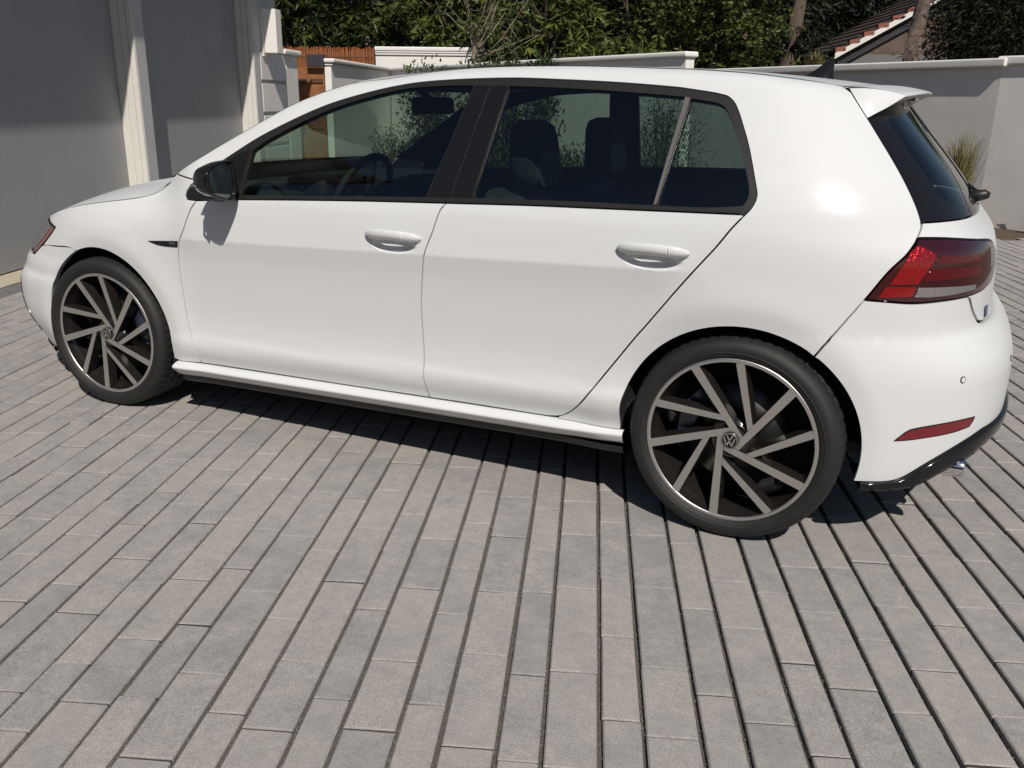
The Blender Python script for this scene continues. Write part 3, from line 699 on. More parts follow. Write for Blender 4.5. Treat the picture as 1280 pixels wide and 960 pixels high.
# full-width pieces are cut in two halves that meet on the centre line
def both(name, loop, mat, parent, **kw):
    a = panel(name, loop, mat, parent, side=-1, **kw); b = panel(name, loop, mat, parent, side=1, **kw)
    me = a.data; bm = bmesh.new(); bm.from_mesh(me)
    return a, b
def whole(name, loop, mat, parent, **kw):
    """left and right half as one mesh"""
    a = panel(name, loop, mat, None, side=-1, **kw); b = panel(name, loop, mat, None, side=1, **kw)
    V, F, NN = [], [], []
    for o in (a, b):
        me = o.data; b0 = len(V); V += [tuple(v.co) for v in me.vertices]
        nn = [Vector((0, 0, 0)) for _ in me.vertices]
        cn = me.corner_normals
        for i, l in enumerate(me.loops): nn[l.vertex_index] += cn[i].vector
        NN += [n.normalized() if n.length > 0 else n for n in nn]; F += [tuple(b0+i for i in p.vertices) for p in me.polygons]
    for o in (a, b):
        me = o.data; bpy.data.objects.remove(o); bpy.data.meshes.remove(me)
    return mesh_obj(name, V, F, mat, parent, True, normals=NN)
rear_bumper = whole('rear_bumper', LOOPS['rear_bumper'], M['paint'], car, flange=.018)
front_bumper = whole('front_bumper', LOOPS['front_bumper'], M['paint'], car, flange=.018)
tailgate = whole('tailgate', LOOPS['tailgate'], M['paint'], car)
whole('window_surround', HG_OUT, M['gloss_black'], tailgate, off=-.003, holes=(HG_IN,), extra=False, flange=.01, gap=.001)
whole('rear_screen', HG_IN, M['glass_rear'], tailgate, off=-.005, extra=False, flange=0, gap=-.003, sp=.05)
# bumper ends: black splitter, reflectors, sensor, exhaust tips
ZT = pchip([2.957,2.98,3.02,3.045,3.069,3.132,3.207,3.287,3.352,3.5,3.92],[.232,.2345,.2365,.2415,.2525,.2955,.3325,.3585,.3705,.376,.378])
ZB = pchip([2.957,3.005,3.066,3.109,3.144,3.19,3.29,3.361,3.5,3.92],[.207,.207,.211,.219,.238,.261,.289,.314,.327,.330])
G = []
for sd in (-1, 1):
    half = []
    for s_ in np.linspace(2.957, 3.918, 70):
        zt_, zb_ = float(ZT(s_)), float(ZB(s_)); row = []
        for f_, o_ in ((0, .001), (.04, .010), (.12, .0135), (.6, .0135), (.9, .011), (1., .002), (1.02, -.02), (.95, -.10), (.9, -.20)):
            z_ = zt_+(zb_-zt_)*f_; p_ = S(s_, z_); n_ = -Sn(s_, z_); n_[2] = 0; n_ /= np.linalg.norm(n_); q_ = p_+n_*o_; row.append((q_[0], sd*q_[1], z_))
        half.append(row)
    G += half if sd < 0 else half[::-1][1:]
splitter = grid_mesh('rear_splitter', np.array(G), M['gloss_black'], rear_bumper, True)
mb = MB(); mb.box((2.9505, -.52, .30), (3.20, .52, .36)); mb.build('rear_undertray', M['under'], rear_bumper)
REFL = [(3.028,.371),(3.044,.389),(3.067,.402),(3.135,.413),(3.216,.419),(3.274,.419),(3.271,.406),(3.256,.394),(3.194,.386),(3.117,.378),(3.072,.373)]
def lens_mat(name, col, em=.0, rough=.12, trans=.0):
    m = pbr(name, col, rough, coat=1.0, coat_rough=.02, spec=.6); return m
M['red_dark'] = lens_mat('red_lens_dark', (.035, .002, .004))
M['red_mid'] = pbr('red_lens_mid', (.20, .008, .016), .25, metal=.7, coat=1.0, bump=.3, bscale=60)
M['red_bright'] = pbr('red_lens_bright', (.62, .018, .022), .22, metal=.85, coat=1.0, bump=.5, bscale=90)
M['red_reflector'] = pbr('red_reflector', (.16, .008, .014), .3, coat=.6, bump=.3, bscale=500)
M['amber'] = lens_mat('amber_lens', (.22, .035, .012))
M['lamp_chrome'] = pbr('lamp_chrome', (.50, .46, .47), .25, metal=.8, bump=.5, bscale=120)
for sd in (-1, 1):
    panel('reflector', REFL, M['red_reflector'], rear_bumper, off=.003, flange=.006, gap=.0006, extra=False, sp=.012, side=sd)
    panel('reflector_recess', [(a+(.006 if a > 3.15 else -.006), b+(.003 if b > .395 else -.003)) for a, b in REFL], M['gap'], rear_bumper, off=.0012, flange=0, gap=0, extra=False, sp=.03, side=sd)
    for ss, zz in ((3.204, .545), (3.56, .545)):
        p = S(ss, zz); nn = -Sn(ss, zz); ax = Vector((nn[0], sd*nn[1], nn[2])); pos = Vector((p[0], sd*p[1], p[2]))
        a1 = ax.cross(Vector((0, 0, 1))).normalized(); b1 = ax.cross(a1)
        mb = MB()
        for r0, r1, h0, h1 in ((.0105, .0095, .0004, .0022), (.0095, .0078, .0022, .0022)):
            vs = [pos+ax*h+(a1*math.cos(t)+b1*math.sin(t))*r for r, h in ((r0, h0), (r1, h1)) for t in np.linspace(0, 2*math.pi, 20, endpoint=False)]
            mb.add(vs, [(k, (k+1) % 20, 20+(k+1) % 20, 20+k) for k in range(20)])
        mb.build('sensor_ring', M['satin_black'], rear_bumper, True)
        mb = MB(); mb.add([pos+ax*.002+(a1*math.cos(t)+b1*math.sin(t))*.0077 for t in np.linspace(0, 2*math.pi, 20, endpoint=False)], [tuple(range(20))]); mb.build('parking_sensor', M['paint'], rear_bumper)
    for wq in (.600, .500):
        t = lathe('exhaust_tip', [(.026, 0), (.029, -.0), (.0305, .004), (.031, .02), (.031, .14), (.026, .14), (.026, .004), (.026, 0)], M['chrome'], car, seg=32)
        t.rotation_euler = (0, 0, math.radians(90)); t.location = (3.275, sd*wq, .262)
    # tail lamp: one smoked red body with brighter and clear fields
    lm = panel('tail_lamp', LOOPS['lamp'], M['red_dark'], car, off=.0025, flange=.02, gap=.0018, extra=False, sp=.02, side=sd)
    panel('lamp_field', [(3.0145,.8215),(3.071,.906),(3.106,.924),(3.152,.901),(3.094,.8225)], M['red_bright'], lm, off=.0042, flange=.002, gap=0, extra=False, sp=.02, side=sd)
    panel('lamp_field', [(2.989,.787),(3.0095,.8165),(3.089,.8145),(3.0805,.788)], M['red_bright'], lm, off=.0042, flange=.002, gap=0, extra=False, sp=.02, side=sd)
    panel('lamp_field', [(3.162,.897),(3.36,.885),(3.36,.866),(3.143,.877)], M['red_mid'], lm, off=.004, flange=.002, gap=0, extra=False, sp=.02, side=sd)
    panel('lamp_field', [(3.132,.862),(3.36,.853),(3.36,.829),(3.107,.830)], M['red_mid'], lm, off=.004, flange=.002, gap=0, extra=False, sp=.02, side=sd)
    panel('reversing_light', [(3.086,.787),(3.101,.8125),(3.182,.810),(3.33,.803),(3.328,.790),(3.218,.786),(3.131,.785)], M['lamp_chrome'], lm, off=.0042, flange=.002, gap=0, extra=False, sp=.015, side=sd)
    # head lamp
    hl = panel('head_lamp', [(-.484,.761),(-.289,.737),(-.304,.703),(-.347,.652),(-.41,.606),(-.7,.602),(-.95,.622),(-.95,.68),(-.7,.735)], M['gloss_black'], car, off=-.002, flange=.03, gap=.002, extra=False, sp=.025, side=sd)
    panel('lamp_lens', [(-.475,.752),(-.34,.735),(-.36,.695),(-.40,.65),(-.44,.618),(-.68,.612),(-.68,.725)], M['lamp_chrome'], hl, off=.001, flange=0, gap=0, extra=False, sp=.025, side=sd)
    panel('side_marker', [(-.335,.735),(-.297,.731),(-.312,.701),(-.354,.652),(-.40,.614),(-.425,.612),(-.375,.665),(-.345,.705)], M['amber'], hl, off=.002, flange=0, gap=0, extra=False, sp=.02, side=sd)
    panel('air_intake', [(-.55,.470),(-.512,.41),(-.468,.32),(-.448,.25),(-.50,.225),(-.75,.235),(-.75,.462)], M['gloss_black'], front_bumper, off=.003, flange=.006, gap=0, extra=False, sp=.04, side=sd)
whole('front_lip', [(-.435,.176),(-.47,.181),(-.7,.188),(-1.315,.188),(-1.315,.150),(-.7,.150),(-.47,.143),(-.43,.145)], M['gloss_black'], front_bumper, off=.008, extra=False, flange=.08, gap=0)
whole('front_grille', [(-.99,.66),(-1.315,.66),(-1.315,.60),(-.99,.60)], M['satin_black'], front_bumper, off=.004, extra=False, flange=0, gap=0, sp=.05)

# top surfaces
def edge3(L): return np.array([S(a, b) for a, b in L])
hood_e = resample3(edge3(HOODG), 44); hood_e[:, 2] += .0
hc = pchip([-.80,-.70,-.6,-.4,-.2,0,.15,.25,.34], [.705,.752,.795,.858,.908,.945,.968,.982,.992])
hx = np.linspace(-.80, .30, 44)
loft('bonnet', np.c_[hood_e[:, 0]+.0, hood_e[:, 1]-.003, hood_e[:, 2]], np.c_[hx, hc(hx)], M['paint'], car, n=4.6, xe=2.6)
we = resample3(edge3(APIL), 30)
wx = np.linspace(.13, 1.03, 30); wz = pchip([.13,.35,.6,.85,1.03],[.985,1.090,1.202,1.306,1.368])
scr = loft('windscreen', np.c_[we[:, 0], we[:, 1]-.03, we[:, 2]+.004], np.c_[wx, wz(wx)], M['glass'], car, n=2.4, xe=2.0)
loft('cowl', np.array([we[0]+[-.11, -.02, -.03], we[0]+[0, -.03, .002]]), np.array([(.02, .95), (.14, .987)]), M['satin_black'], car, n=2.4)
re_ = resample3(edge3(APIL[-1:]+ROOFE), 60)
rx = np.linspace(1.03, 2.865, 60); rz = pchip([1.03,1.12,1.3,1.5,1.9,2.2,2.4,2.6,2.75,2.87],[1.368,1.380,1.392,1.400,1.404,1.401,1.394,1.379,1.364,1.350])
roof = loft('roof', re_, np.c_[rx, rz(rx)], M['paint'], car, n=2.2, xe=2.0)
loft('headliner', re_*[1, .97, 1], np.c_[rx, rz(rx)-.03], M['interior'], roof, n=2.8, off=-.025)
# A-pillar inner return between side and windscreen
G = [[tuple(p), tuple(q)] for p, q in zip(we, np.c_[we[:, 0], we[:, 1]-.055, we[:, 2]-.004])]
for sd in (-1, 1):
    grid_mesh('pillar_return', np.array([[(a[0], sd*a[1], a[2]), (b[0], sd*b[1], b[2])] for a, b in G]), M['gloss_black'], car, True)
# roof spoiler: wedge with a free trailing edge
pb = S(3.139, 1.254); pt = S(*ROOFE[-1])
G = []
for q in np.linspace(-1, 1, 41):
    a = abs(q)
    tf = np.array([2.867+(pt[0]-2.867)*a**2, 1.350+(pt[2]-1.350)*a**2.2])
    tip = np.array([3.012+(2.962-3.012)*a**3, 1.331+(1.316-1.331)*a**2.5])
    bt = np.array([2.935+(pb[0]-2.935)*a**2.2, 1.300+(pb[2]-1.300)*a**4])
    wp = .515
    T = lambda f: (tf[0]*(1-f)+tip[0]*f, (pt[1]*(1-f)+wp*f+.010*math.sin(math.pi*f))*q, tf[1]*(1-f)+tip[1]*f+.006*math.sin(math.pi*f))
    G.append([T(f) for f in (0, .15, .3, .45, .6, .75, .88, .97)]+[(tip[0], wp*q, tip[1]-.003), (tip[0]-.006, wp*.995*q, tip[1]-.008), ((tip[0]+bt[0])/2, (wp+pb[1])/2*q, (tip[1]+bt[1])/2-.004), (bt[0], pb[1]*.995*q, bt[1]), (bt[0]-.05, pb[1]*.96*q, bt[1]+.02)])
sp = grid_mesh('roof_spoiler', np.array(G), M['paint'], car, True, flip=True)
for gg in (G[0], G[-1]):
    sg = -1 if gg[0][1] < 0 else 1
    top = resample3([gg[0]]+list(gg[1:8]), 14)
    low = resample3([(pb[0]+.002, sg*pb[1], pb[2]+.001), tuple(np.array(gg[10])*.5+np.array([pb[0], sg*pb[1], pb[2]])*.5+np.array([0, sg*.004, 0])), gg[10], tuple(np.array(gg[10])*.4+np.array(gg[8])*.6), gg[8]], 14)
    front = [np.array([*S(*SPOIL_G[0])]), *[S(*p) for p in SPOIL_G[1:]]]
    fr = resample3([(p[0], sg*p[1], p[2]) for p in front], 8)
    GG = []
    for i in range(14):
        t = i/13; row = []
        for j in range(8):
            f = j/7; lin = top[i]*(1-f)+low[i]*f; fl = top[0]*(1-f)+low[0]*f
            row.append(lin+(fr[j]-fl)*(1-t)**2+np.array([0, sg*.005*math.sin(math.pi*f)*math.sin(math.pi*min(t*1.3, 1)), 0]))
        GG.append(row)
    grid_mesh('spoiler_end', np.array(GG), M['paint'], sp, True)
# third brake light strip and wiper, aerial
mb = MB(); mb.box((2.945, -.13, 1.303), (2.972, .13, 1.311)); mb.build('brake_light', M['red_dark'], sp)
fin = []
for t, xs0, xs1, hw in ((0, 2.565, 2.700, .030), (.25, 2.600, 2.696, .022), (.55, 2.634, 2.694, .012), (.85, 2.662, 2.695, .005), (1, 2.676, 2.692, .002)):
    z = 1.362+.072*t+.016*(1-t)*.0; ring = []
    for a in np.linspace(0, 2*math.pi, 20, endpoint=False):
        ring.append(((xs0+xs1)/2+(xs1-xs0)/2*math.cos(a), hw*math.sin(a), z+(.018*(2.7-((xs0+xs1)/2+(xs1-xs0)/2*math.cos(a)))/.14 if t == 0 else 0)))
    fin.append(ring)
grid_mesh('roof_aerial', np.array([r+[r[0]] for r in fin]), M['gloss_black'], car, True)
wp_ = MB(); wp_.tube([(3.17, 0, .998), (3.205, 0, 1.006), (3.222, 0, 1.010), (3.236, 0, 1.008)], [.020, .019, .017, .009], 16)
wiper = wp_.build('rear_wiper', M['satin_black'], tailgate, True)
wa = MB(); wa.tube([(3.205, .01, 1.012), (3.185, .10, 1.020), (3.155, .30, 1.030)], [.008, .006, .005], 8)
wa.build('wiper_arm', M['satin_black'], wiper, True)
bdg = MB()
p = S(3.46, .715); nn = -Sn(3.46, .715)
mb = panel('tailgate_badge', [(3.445,.688),(3.475,.690),(3.475,.722),(3.447,.720)], pbr('badge_blue', (.02, .03, .12), .25, metal=.3, coat=1), tailgate, off=.005, flange=.004, gap=0, extra=False, sp=.01)

# underbody and inner box that keeps light out
mb = MB(); mb.box((-.45, -.56, .22), (2.95, .56, .27)); mb.box((.42, -.80, .215), (2.22, .80, .30))
mb.build('floor_pan', M['under'], car)
mb = MB(); mb.box((-.55, -.50, .27), (.25, .50, .74)); mb.build('engine_bay', M['under'], car)
# ------------------------------------------------------------------ wheels
RIM = .2580
def make_wheel(side, loc, steer, rot0, front):
    hub = empty('wheel', loc, car); hub.rotation_euler = (0, rot0, 0)
    R = .3205
    # tyre profile (radius, depth); depth 0 = rim face, + towards the car centre
    pr = [(.2545, .004), (.2600, -.0035), (.2700, -.0095), (.2850, -.0125), (.2990, -.0095), (.3090, -.001), (.3150, .011), (.3190, .024), (.3203, .040), (.3205, .044), (.3140, .046), (.3140, .054), (.3205, .056),
          (.3207, .092), (.3140, .094), (.3140, .104), (.3207, .106), (.3207, .14), (.3140, .142), (.3140, .152), (.3207, .154), (.3203, .186), (.3150, .207), (.3050, .218), (.2850, .224), (.2600, .215)]
    def rmod(i, k):
        if 7 <= i <= 9: return .0045 if k % 4 == 0 else 0
        if i in (12, 13, 16, 17): return .004 if k % 5 == 0 else 0
        return 0
    lathe('tyre', pr, M['rubber'], hub, seg=240, rmod=rmod)
    # raised lettering band line on the sidewall
    lathe('tyre_rib', [(.2735, -.0104), (.2750, -.0126), (.2765, -.0126), (.2780, -.0116)], M['rubber'], hub, seg=120)
    # barrel and lip
    lathe('rim', [(RIM, .006), (RIM+.0005, .0), (RIM-.002, -.0025), (.2465, -.0025), (.2445, .001), (.2440, .012), (.232, .030), (.222, .060), (.218, .12), (.216, .20)], None, hub, seg=128, mats=[M['machined'], M['wheel_black']], midx=[0, 0, 0, 0, 1, 1, 1, 1, 1])
    lathe('rim_back', [(.216, .16), (.10, .165), (.02, .165)], M['under'], hub, seg=48)
    # spokes: five long ones tangent to the cap, each with a short one leaving it
    R0 = .2515; offc = .113*RIM
    def bar(p0, p1, w0, w1, d0, d1):
        a, b = Vector(p0), Vector(p1); d = (b-a).normalized(); n = Vector((-d.y, d.x))
        vs = []
        for pt, w, dd in ((a, w0, d0), (b, w1, d1)):
            for sgn in (-1, 1): vs.append((pt.x+n.x*sgn*w/2, dd, pt.y+n.y*sgn*w/2))
            for sgn in (-1, 1): vs.append((pt.x+n.x*sgn*(w/2+.0015), dd+.003, pt.y+n.y*sgn*(w/2+.0015)))
            for sgn in (-1, 1): vs.append((pt.x+n.x*sgn*(w/2+.006), dd+.040, pt.y+n.y*sgn*(w/2+.006)))
        f = [(0, 1, 7, 6), (0, 6, 8, 2), (1, 3, 9, 7), (2, 8, 10, 4), (3, 5, 11, 9), (4, 10, 11, 5), (0, 2, 3, 1), (2, 4, 5, 3), (6, 7, 9, 8), (8, 9, 11, 10)]
        return vs, f, [0]+[1]*9
    lv, lf, lm_ = bar((-.012, 0), (.2455, 0), .0195, .0265, .012, -.002)
    # template frame: long spoke along +X shifted by offc in -Y(2D); the short one ends on it
    me = bpy.data.meshes.new('spoke'); me.from_pydata([(x, y, z-offc) for x, y, z in lv], [], lf); me.materials.append(M['machined']); me.materials.append(M['wheel_black']); me.polygons.foreach_set('material_index', lm_)
    ang = math.radians(40); q = (.2465*math.cos(ang-.115), .2465*math.sin(ang-.115))
    sv, sf, sm_ = bar((.064, -offc+.004), q, .0165, .0245, .0095, -.002)
    me2 = bpy.data.meshes.new('spoke'); me2.from_pydata(sv, [], sf); me2.materials.append(M['machined']); me2.materials.append(M['wheel_black']); me2.polygons.foreach_set('material_index', sm_)
    for k in range(5):
        for m_ in (me, me2):
            o = bpy.data.objects.new('spoke', m_); o.rotation_euler = (0, math.radians(72*k), 0); link(o, hub)
    # hub, cap and emblem
    lathe('hub', [(.0, .016), (.030, .016), (.045, .018), (.062, .024), (.072, .045)], M['wheel_black'], hub, seg=48)
    lathe('lug_ring', [(.050, .0195), (.052, .0155), (.056, .0155), (.058, .0205)], M['wheel_black'], hub, seg=5*8)
    lathe('centre_cap', [(.0, .0015), (.0215, .0015), (.0225, .001), (.0245, .001), (.0258, .003), (.0262, .017)], None, hub, seg=48, mats=[M['gloss_black'], M['divider']], midx=[0, 1, 1, 1, 0])
    mb = MB()
    def strip(x0, z0, x1, z1, w=.0032):
        a, b = Vector((x0, z0)), Vector((x1, z1)); d = (b-a).normalized(); n = Vector((-d.y, d.x))*w/2
        pts = [(a-n), (b-n), (b+n), (a+n)]
        mb.add([(p.x, -.0002, p.y) for p in pts]+[(p.x, .0016, p.y) for p in pts], [(0, 1, 2, 3), (0, 4, 5, 1), (1, 5, 6, 2), (2, 6, 7, 3), (3, 7, 4, 0)])
    for sg in (-1, 1):
        strip(sg*.0085, .0175, sg*.0005, .0030); strip(sg*.0165, .0105, sg*.0075, -.0155); strip(sg*.0075, -.0155, sg*.0005, .0005)
    em = mb.build('emblem', M['chrome'], hub); em.rotation_euler = (0, -rot0, 0)
    # lug bolts
    mb = MB()
    for k in range(5):
        t = math.radians(72*k+20); mb.tube([(.043*math.cos(t), .019, .043*math.sin(t)), (.043*math.cos(t), .030, .043*math.sin(t))], .008, 6)
        mb.build('lug_bolt', M['satin_black'], hub); mb = MB()
    # brake: disc and caliper stay upright
    lathe('brake_disc', [(.06, .085), (.158 if not front else .170, .085), (.158 if not front else .170, .108), (.06, .108)], M['disc'], hub, seg=64)
    mb = MB(); vs, fs = [], []
    a0 = math.radians(20 if front else 160); n = 9
    for i, t in enumerate(np.linspace(a0-.55, a0+.55, n)):
        for r, y in ((.118, .060), (.178, .056), (.182, .13), (.118, .13)): vs.append((r*math.cos(t), y, r*math.sin(t)))
    for i in range(n-1):
        for k in range(4): fs.append((i*4+k, i*4+(k+1) % 4, (i+1)*4+(k+1) % 4, (i+1)*4+k))
    fs += [(0, 1, 2, 3), tuple((n-1)*4+k for k in (3, 2, 1, 0))]
    mb.add(vs, fs); cl = mb.build('brake_caliper', M['caliper'], hub); cl.rotation_euler = (0, -rot0, 0); bevel(cl, .008, 2)
    if side > 0:
        hub.rotation_euler = (0, rot0, math.pi+steer)
    else:
        hub.rotation_mode = 'ZYX' if False else 'XYZ'
        hub.rotation_euler = (0, rot0, steer)
    return hub
# rotation about the wheel axis that puts the spokes where they stand
make_wheel(-1, (0, -.880, .3205), .059, math.radians(-54.2), True)
make_wheel(-1, (WB, -.868, .3205), 0, math.radians(-54.2), False)
make_wheel(1, (0, .880, .3205), .059, math.radians(-20), True)
make_wheel(1, (WB, .868, .3205), 0, math.radians(-60), False)

# ------------------------------------------------------------------ cabin
def soft_box(name, lo, hi, mat, parent, bev=.03, rot=None, piv=None):
    mb = MB(); c = [(a+b)/2 for a, b in zip(lo, hi)]; h = [(b-a)/2 for a, b in zip(lo, hi)]
    mb.box([-v for v in h], h); o = mb.build(name, mat, parent); o.location = c
    if rot: o.rotation_euler = rot
    return bevel(o, bev, 4)
for yy in (-.36, .36):
    dx = 0
    st = soft_box('front_seat', (1.02+dx, yy-.25, .36), (1.52+dx, yy+.25, .50), M['seat'], car, .05)
    def rel(o): o.location = Vector(o.location)-Vector(st.location); return o
    rel(soft_box('backrest', (1.50+dx, yy-.24, .45), (1.66+dx, yy+.24, .98), M['seat'], st, .06, (0, math.radians(17), 0)))
    rel(soft_box('seat_back_shell', (1.585+dx, yy-.21, .46), (1.68+dx, yy+.21, .965), M['seat_grey'], st, .05, (0, math.radians(17), 0)))
    # head rest with a flat rear plate, rounded top
    ring = []
    hr = []
    for x_, sc in ((-.055, .78), (-.045, .93), (-.02, 1.0), (.025, 1.0), (.045, .93), (.055, .80)):
        r_ = []
        for t in np.linspace(0, 2*math.pi, 28, endpoint=False):
            ca, sa = math.cos(t), math.sin(t)
            r_.append((x_+.035*(-sa)*.3, sc*.122*math.copysign(abs(ca)**.62, ca)*(1-.12*max(0, -sa)), sc*.125*math.copysign(abs(sa)**.62, sa)))
        hr.append(r_+[r_[0]])
    H_ = grid_mesh('head_rest', np.array(hr), M['seat'], st, True); H_.location = Vector((1.735 if yy < 0 else 1.74, yy, 1.095))-Vector(st.location)
    bk = MB(); b_ = [tuple(p) for p in hr[-1][:-1]]; bk.add([(x+.0005, y, z) for x, y, z in b_], [tuple(range(28))]); bk.add([(-x+.0005, y, z) for x, y, z in b_], [tuple(range(28))]); bk.build('head_rest_face', M['seat'], H_)
    pl = MB(); vs = [(.060-.01*(z_/.1), y_, z_) for y_, z_ in [(.10*math.copysign(abs(math.cos(t))**.6, math.cos(t)), -.045+.062*math.copysign(abs(math.sin(t))**.6, math.sin(t))) for t in np.linspace(0, 2*math.pi, 24, endpoint=False)]]
    pl.add(vs+[(x-.02, y, z) for x, y, z in vs], [tuple(range(24))]+[(k, (k+1) % 24, 24+(k+1) % 24, 24+k) for k in range(24)]); pl.build('head_rest_plate', M['seat_grey'], H_, False)
    for dy in (-.06, .06):
        mb = MB(); mb.tube([(1.68+dx, yy+dy, .92), (1.715+dx, yy+dy, 1.02)], .007, 8)
        o = mb.build('head_rest_post', M['satin_black'], st); o.location = -Vector(st.location)
bench = soft_box('rear_bench', (2.02, -.62, .40), (2.50, .62, .60), M['seat'], car, .05)
b2 = soft_box('bench_back', (2.48, -.62, .55), (2.62, .62, 1.02), M['seat'], bench, .05, (0, math.radians(18), 0)); b2.location = Vector(b2.location)-Vector(bench.location)
for yy in (-.36, .0, .36):
    b3 = soft_box('head_rest', (2.60, yy-.12, 1.02), (2.69, yy+.12, 1.12), M['seat'], bench, .035); b3.location = Vector(b3.location)-Vector(bench.location)
dash = soft_box('dashboard', (.28, -.70, .62), (.82, .70, .935), M['interior'], car, .06)
o = soft_box('instrument_hood', (.70, -.52, .90), (.90, -.20, .985), M['interior'], dash, .03); o.location = Vector(o.location)-Vector(dash.location)
soft_box('centre_console', (.80, -.13, .32), (1.55, .13, .62), M['interior'], car, .03)
soft_box('cabin_floor', (.25, -.74, .30), (3.05, .74, .34), M['interior'], car, .01)
soft_box('parcel_shelf', (2.62, -.58, .93), (3.06, .58, .955), M['interior'], car, .01)
# steering wheel
sw = empty('steering_wheel', (.965, -.36, .90), car); sw.rotation_euler = (0, math.radians(-66), 0)
mb = MB(); mb.tube([(.178*math.cos(t), .178*math.sin(t), 0) for t in np.linspace(0, 2*math.pi, 41)], .015, 10, cap=False); mb.build('steering_rim', M['interior'], sw, True)
for t in (0.0, math.pi, -math.pi/2):
    mb = MB(); mb.tube([(.03*math.cos(t), .03*math.sin(t), -.02), (.165*math.cos(t), .165*math.sin(t), 0)], [.022, .012], 8)
    mb.build('steering_spoke', M['lamp_chrome'], sw, True)
lathe('airbag_cover', [(.0, -.0), (.05, .002), (.068, .012), (.07, .03)], M['interior'], sw, seg=32).rotation_euler = (math.radians(90), 0, 0)
mb = MB(); mb.tube([(.965, -.36, .90), (.80, -.36, .83)], .035, 12); mb.build('steering_column', M['interior'], car, True)
# rear-view mirror and its foot
rv = soft_box('rear_view_mirror', (1.075, -.135, 1.222), (1.115, .125, 1.292), M['interior'], car, .018, (0, 0, math.radians(-8)))
mb = MB(); mb.tube([(-.01, 0, .0), (-.06, 0, .06), (-.10, 0, .10)], [.016, .02, .03], 10); mb.build('mirror_stem', M['interior'], rv, True)
# ------------------------------------------------------------------ trees, shrubs, house behind
def leaf_mat(name, c_dark, c_light, gloss=.35, trans=.25):
    m, t, o = new_mat(name); at = N(t, 'ShaderNodeAttribute', attribute_name='tone')
    rp = N(t, 'ShaderNodeValToRGB'); e = rp.color_ramp.elements; e[0].color = (*c_dark, 1); e[1].color = (*c_light, 1)
    t.links.new(at.outputs['Fac'], rp.inputs[0])
    b = N(t, 'ShaderNodeBsdfPrincipled', Roughness=max(gloss, .5)); b.inputs['Specular IOR Level'].default_value = .22; t.links.new(rp.outputs[0], b.inputs['Base Color'])
    tl = N(t, 'ShaderNodeBsdfTranslucent'); t.links.new(rp.outputs[0], tl.inputs[0])
    mx = N(t, 'ShaderNodeMixShader'); mx.inputs[0].default_value = trans
    t.links.new(b.outputs[0], mx.inputs[1]); t.links.new(tl.outputs[0], mx.inputs[2]); t.links.new(mx.outputs[0], o.inputs[0]); return m
M['leaf'] = leaf_mat('broad_leaf', (.006, .012, .004), (.150, .190, .046))
M['leaf_fine'] = leaf_mat('fine_leaf', (.008, .014, .005), (.145, .170, .046))
M['leaf_dark'] = leaf_mat('conifer_leaf', (.006, .010, .005), (.026, .034, .014), .6, .1)
M['leaf_olive'] = leaf_mat('olive_leaf', (.022, .036, .014), (.10, .135, .055))
M['leaf_shrub'] = leaf_mat('shrub_leaf', (.016, .032, .008), (.075, .12, .022))
M['straw'] = leaf_mat('grass_blade', (.12, .11, .045), (.34, .31, .14), .6, .3)
M['bark'] = pbr('bark', (.085, .065, .048), .9, var=.6, vscale=12, vcol=(.07, .045, .03), bump=.8, bscale=30)
M['bark_pale'] = pbr('pale_bark', (.26, .22, .17), .9, var=.5, vscale=16, vcol=(.12, .09, .07), bump=.6, bscale=40)
M['bark_red'] = pbr('peeling_bark', (.06, .03, .022), .9, var=.6, vscale=10, vcol=(.17, .14, .12), bump=.9, bscale=24)
def fast_mesh(name, V, F, mat, tone=None, parent=None):
    me = bpy.data.meshes.new(name); k = F.shape[1]
    me.vertices.add(len(V)); me.vertices.foreach_set('co', V.astype(np.float32).ravel())
    me.loops.add(F.size); me.loops.foreach_set('vertex_index', F.astype(np.int32).ravel())
    me.polygons.add(len(F)); me.polygons.foreach_set('loop_start', np.arange(0, F.size, k, dtype=np.int32))
    me.update(calc_edges=True); me.validate()
    if tone is not None:
        a = me.attributes.new('tone', 'FLOAT', 'POINT'); a.data.foreach_set('value', tone.astype(np.float32))
    me.materials.append(mat); o = bpy.data.objects.new(name, me); return link(o, parent)
def leaves(name, base, dirs, length, width, mat, parent, rng, tone, fold=.25):
    """one folded leaf blade of two triangles per base point"""
    n = len(base); d = dirs/np.linalg.norm(dirs, axis=1, keepdims=True)
    ref = rng.normal(size=(n, 3)); s = np.cross(d, ref); s /= np.linalg.norm(s, axis=1, keepdims=True); u = np.cross(s, d)
    L = length*rng.uniform(.6, 1.25, (n, 1)); W = width*rng.uniform(.7, 1.2, (n, 1))
    mid = base+d*L*.45
    V = np.stack([base, mid+s*W*.5+u*W*fold, base+d*L, mid-s*W*.5+u*W*fold], 1).reshape(-1, 3)
    i = np.arange(n)[:, None]*4; F = np.concatenate([i+[0, 1, 2], i+[0, 2, 3]], 0)
    return fast_mesh(name, V, F, mat, np.repeat(np.clip(tone, 0, 1), 4), parent)
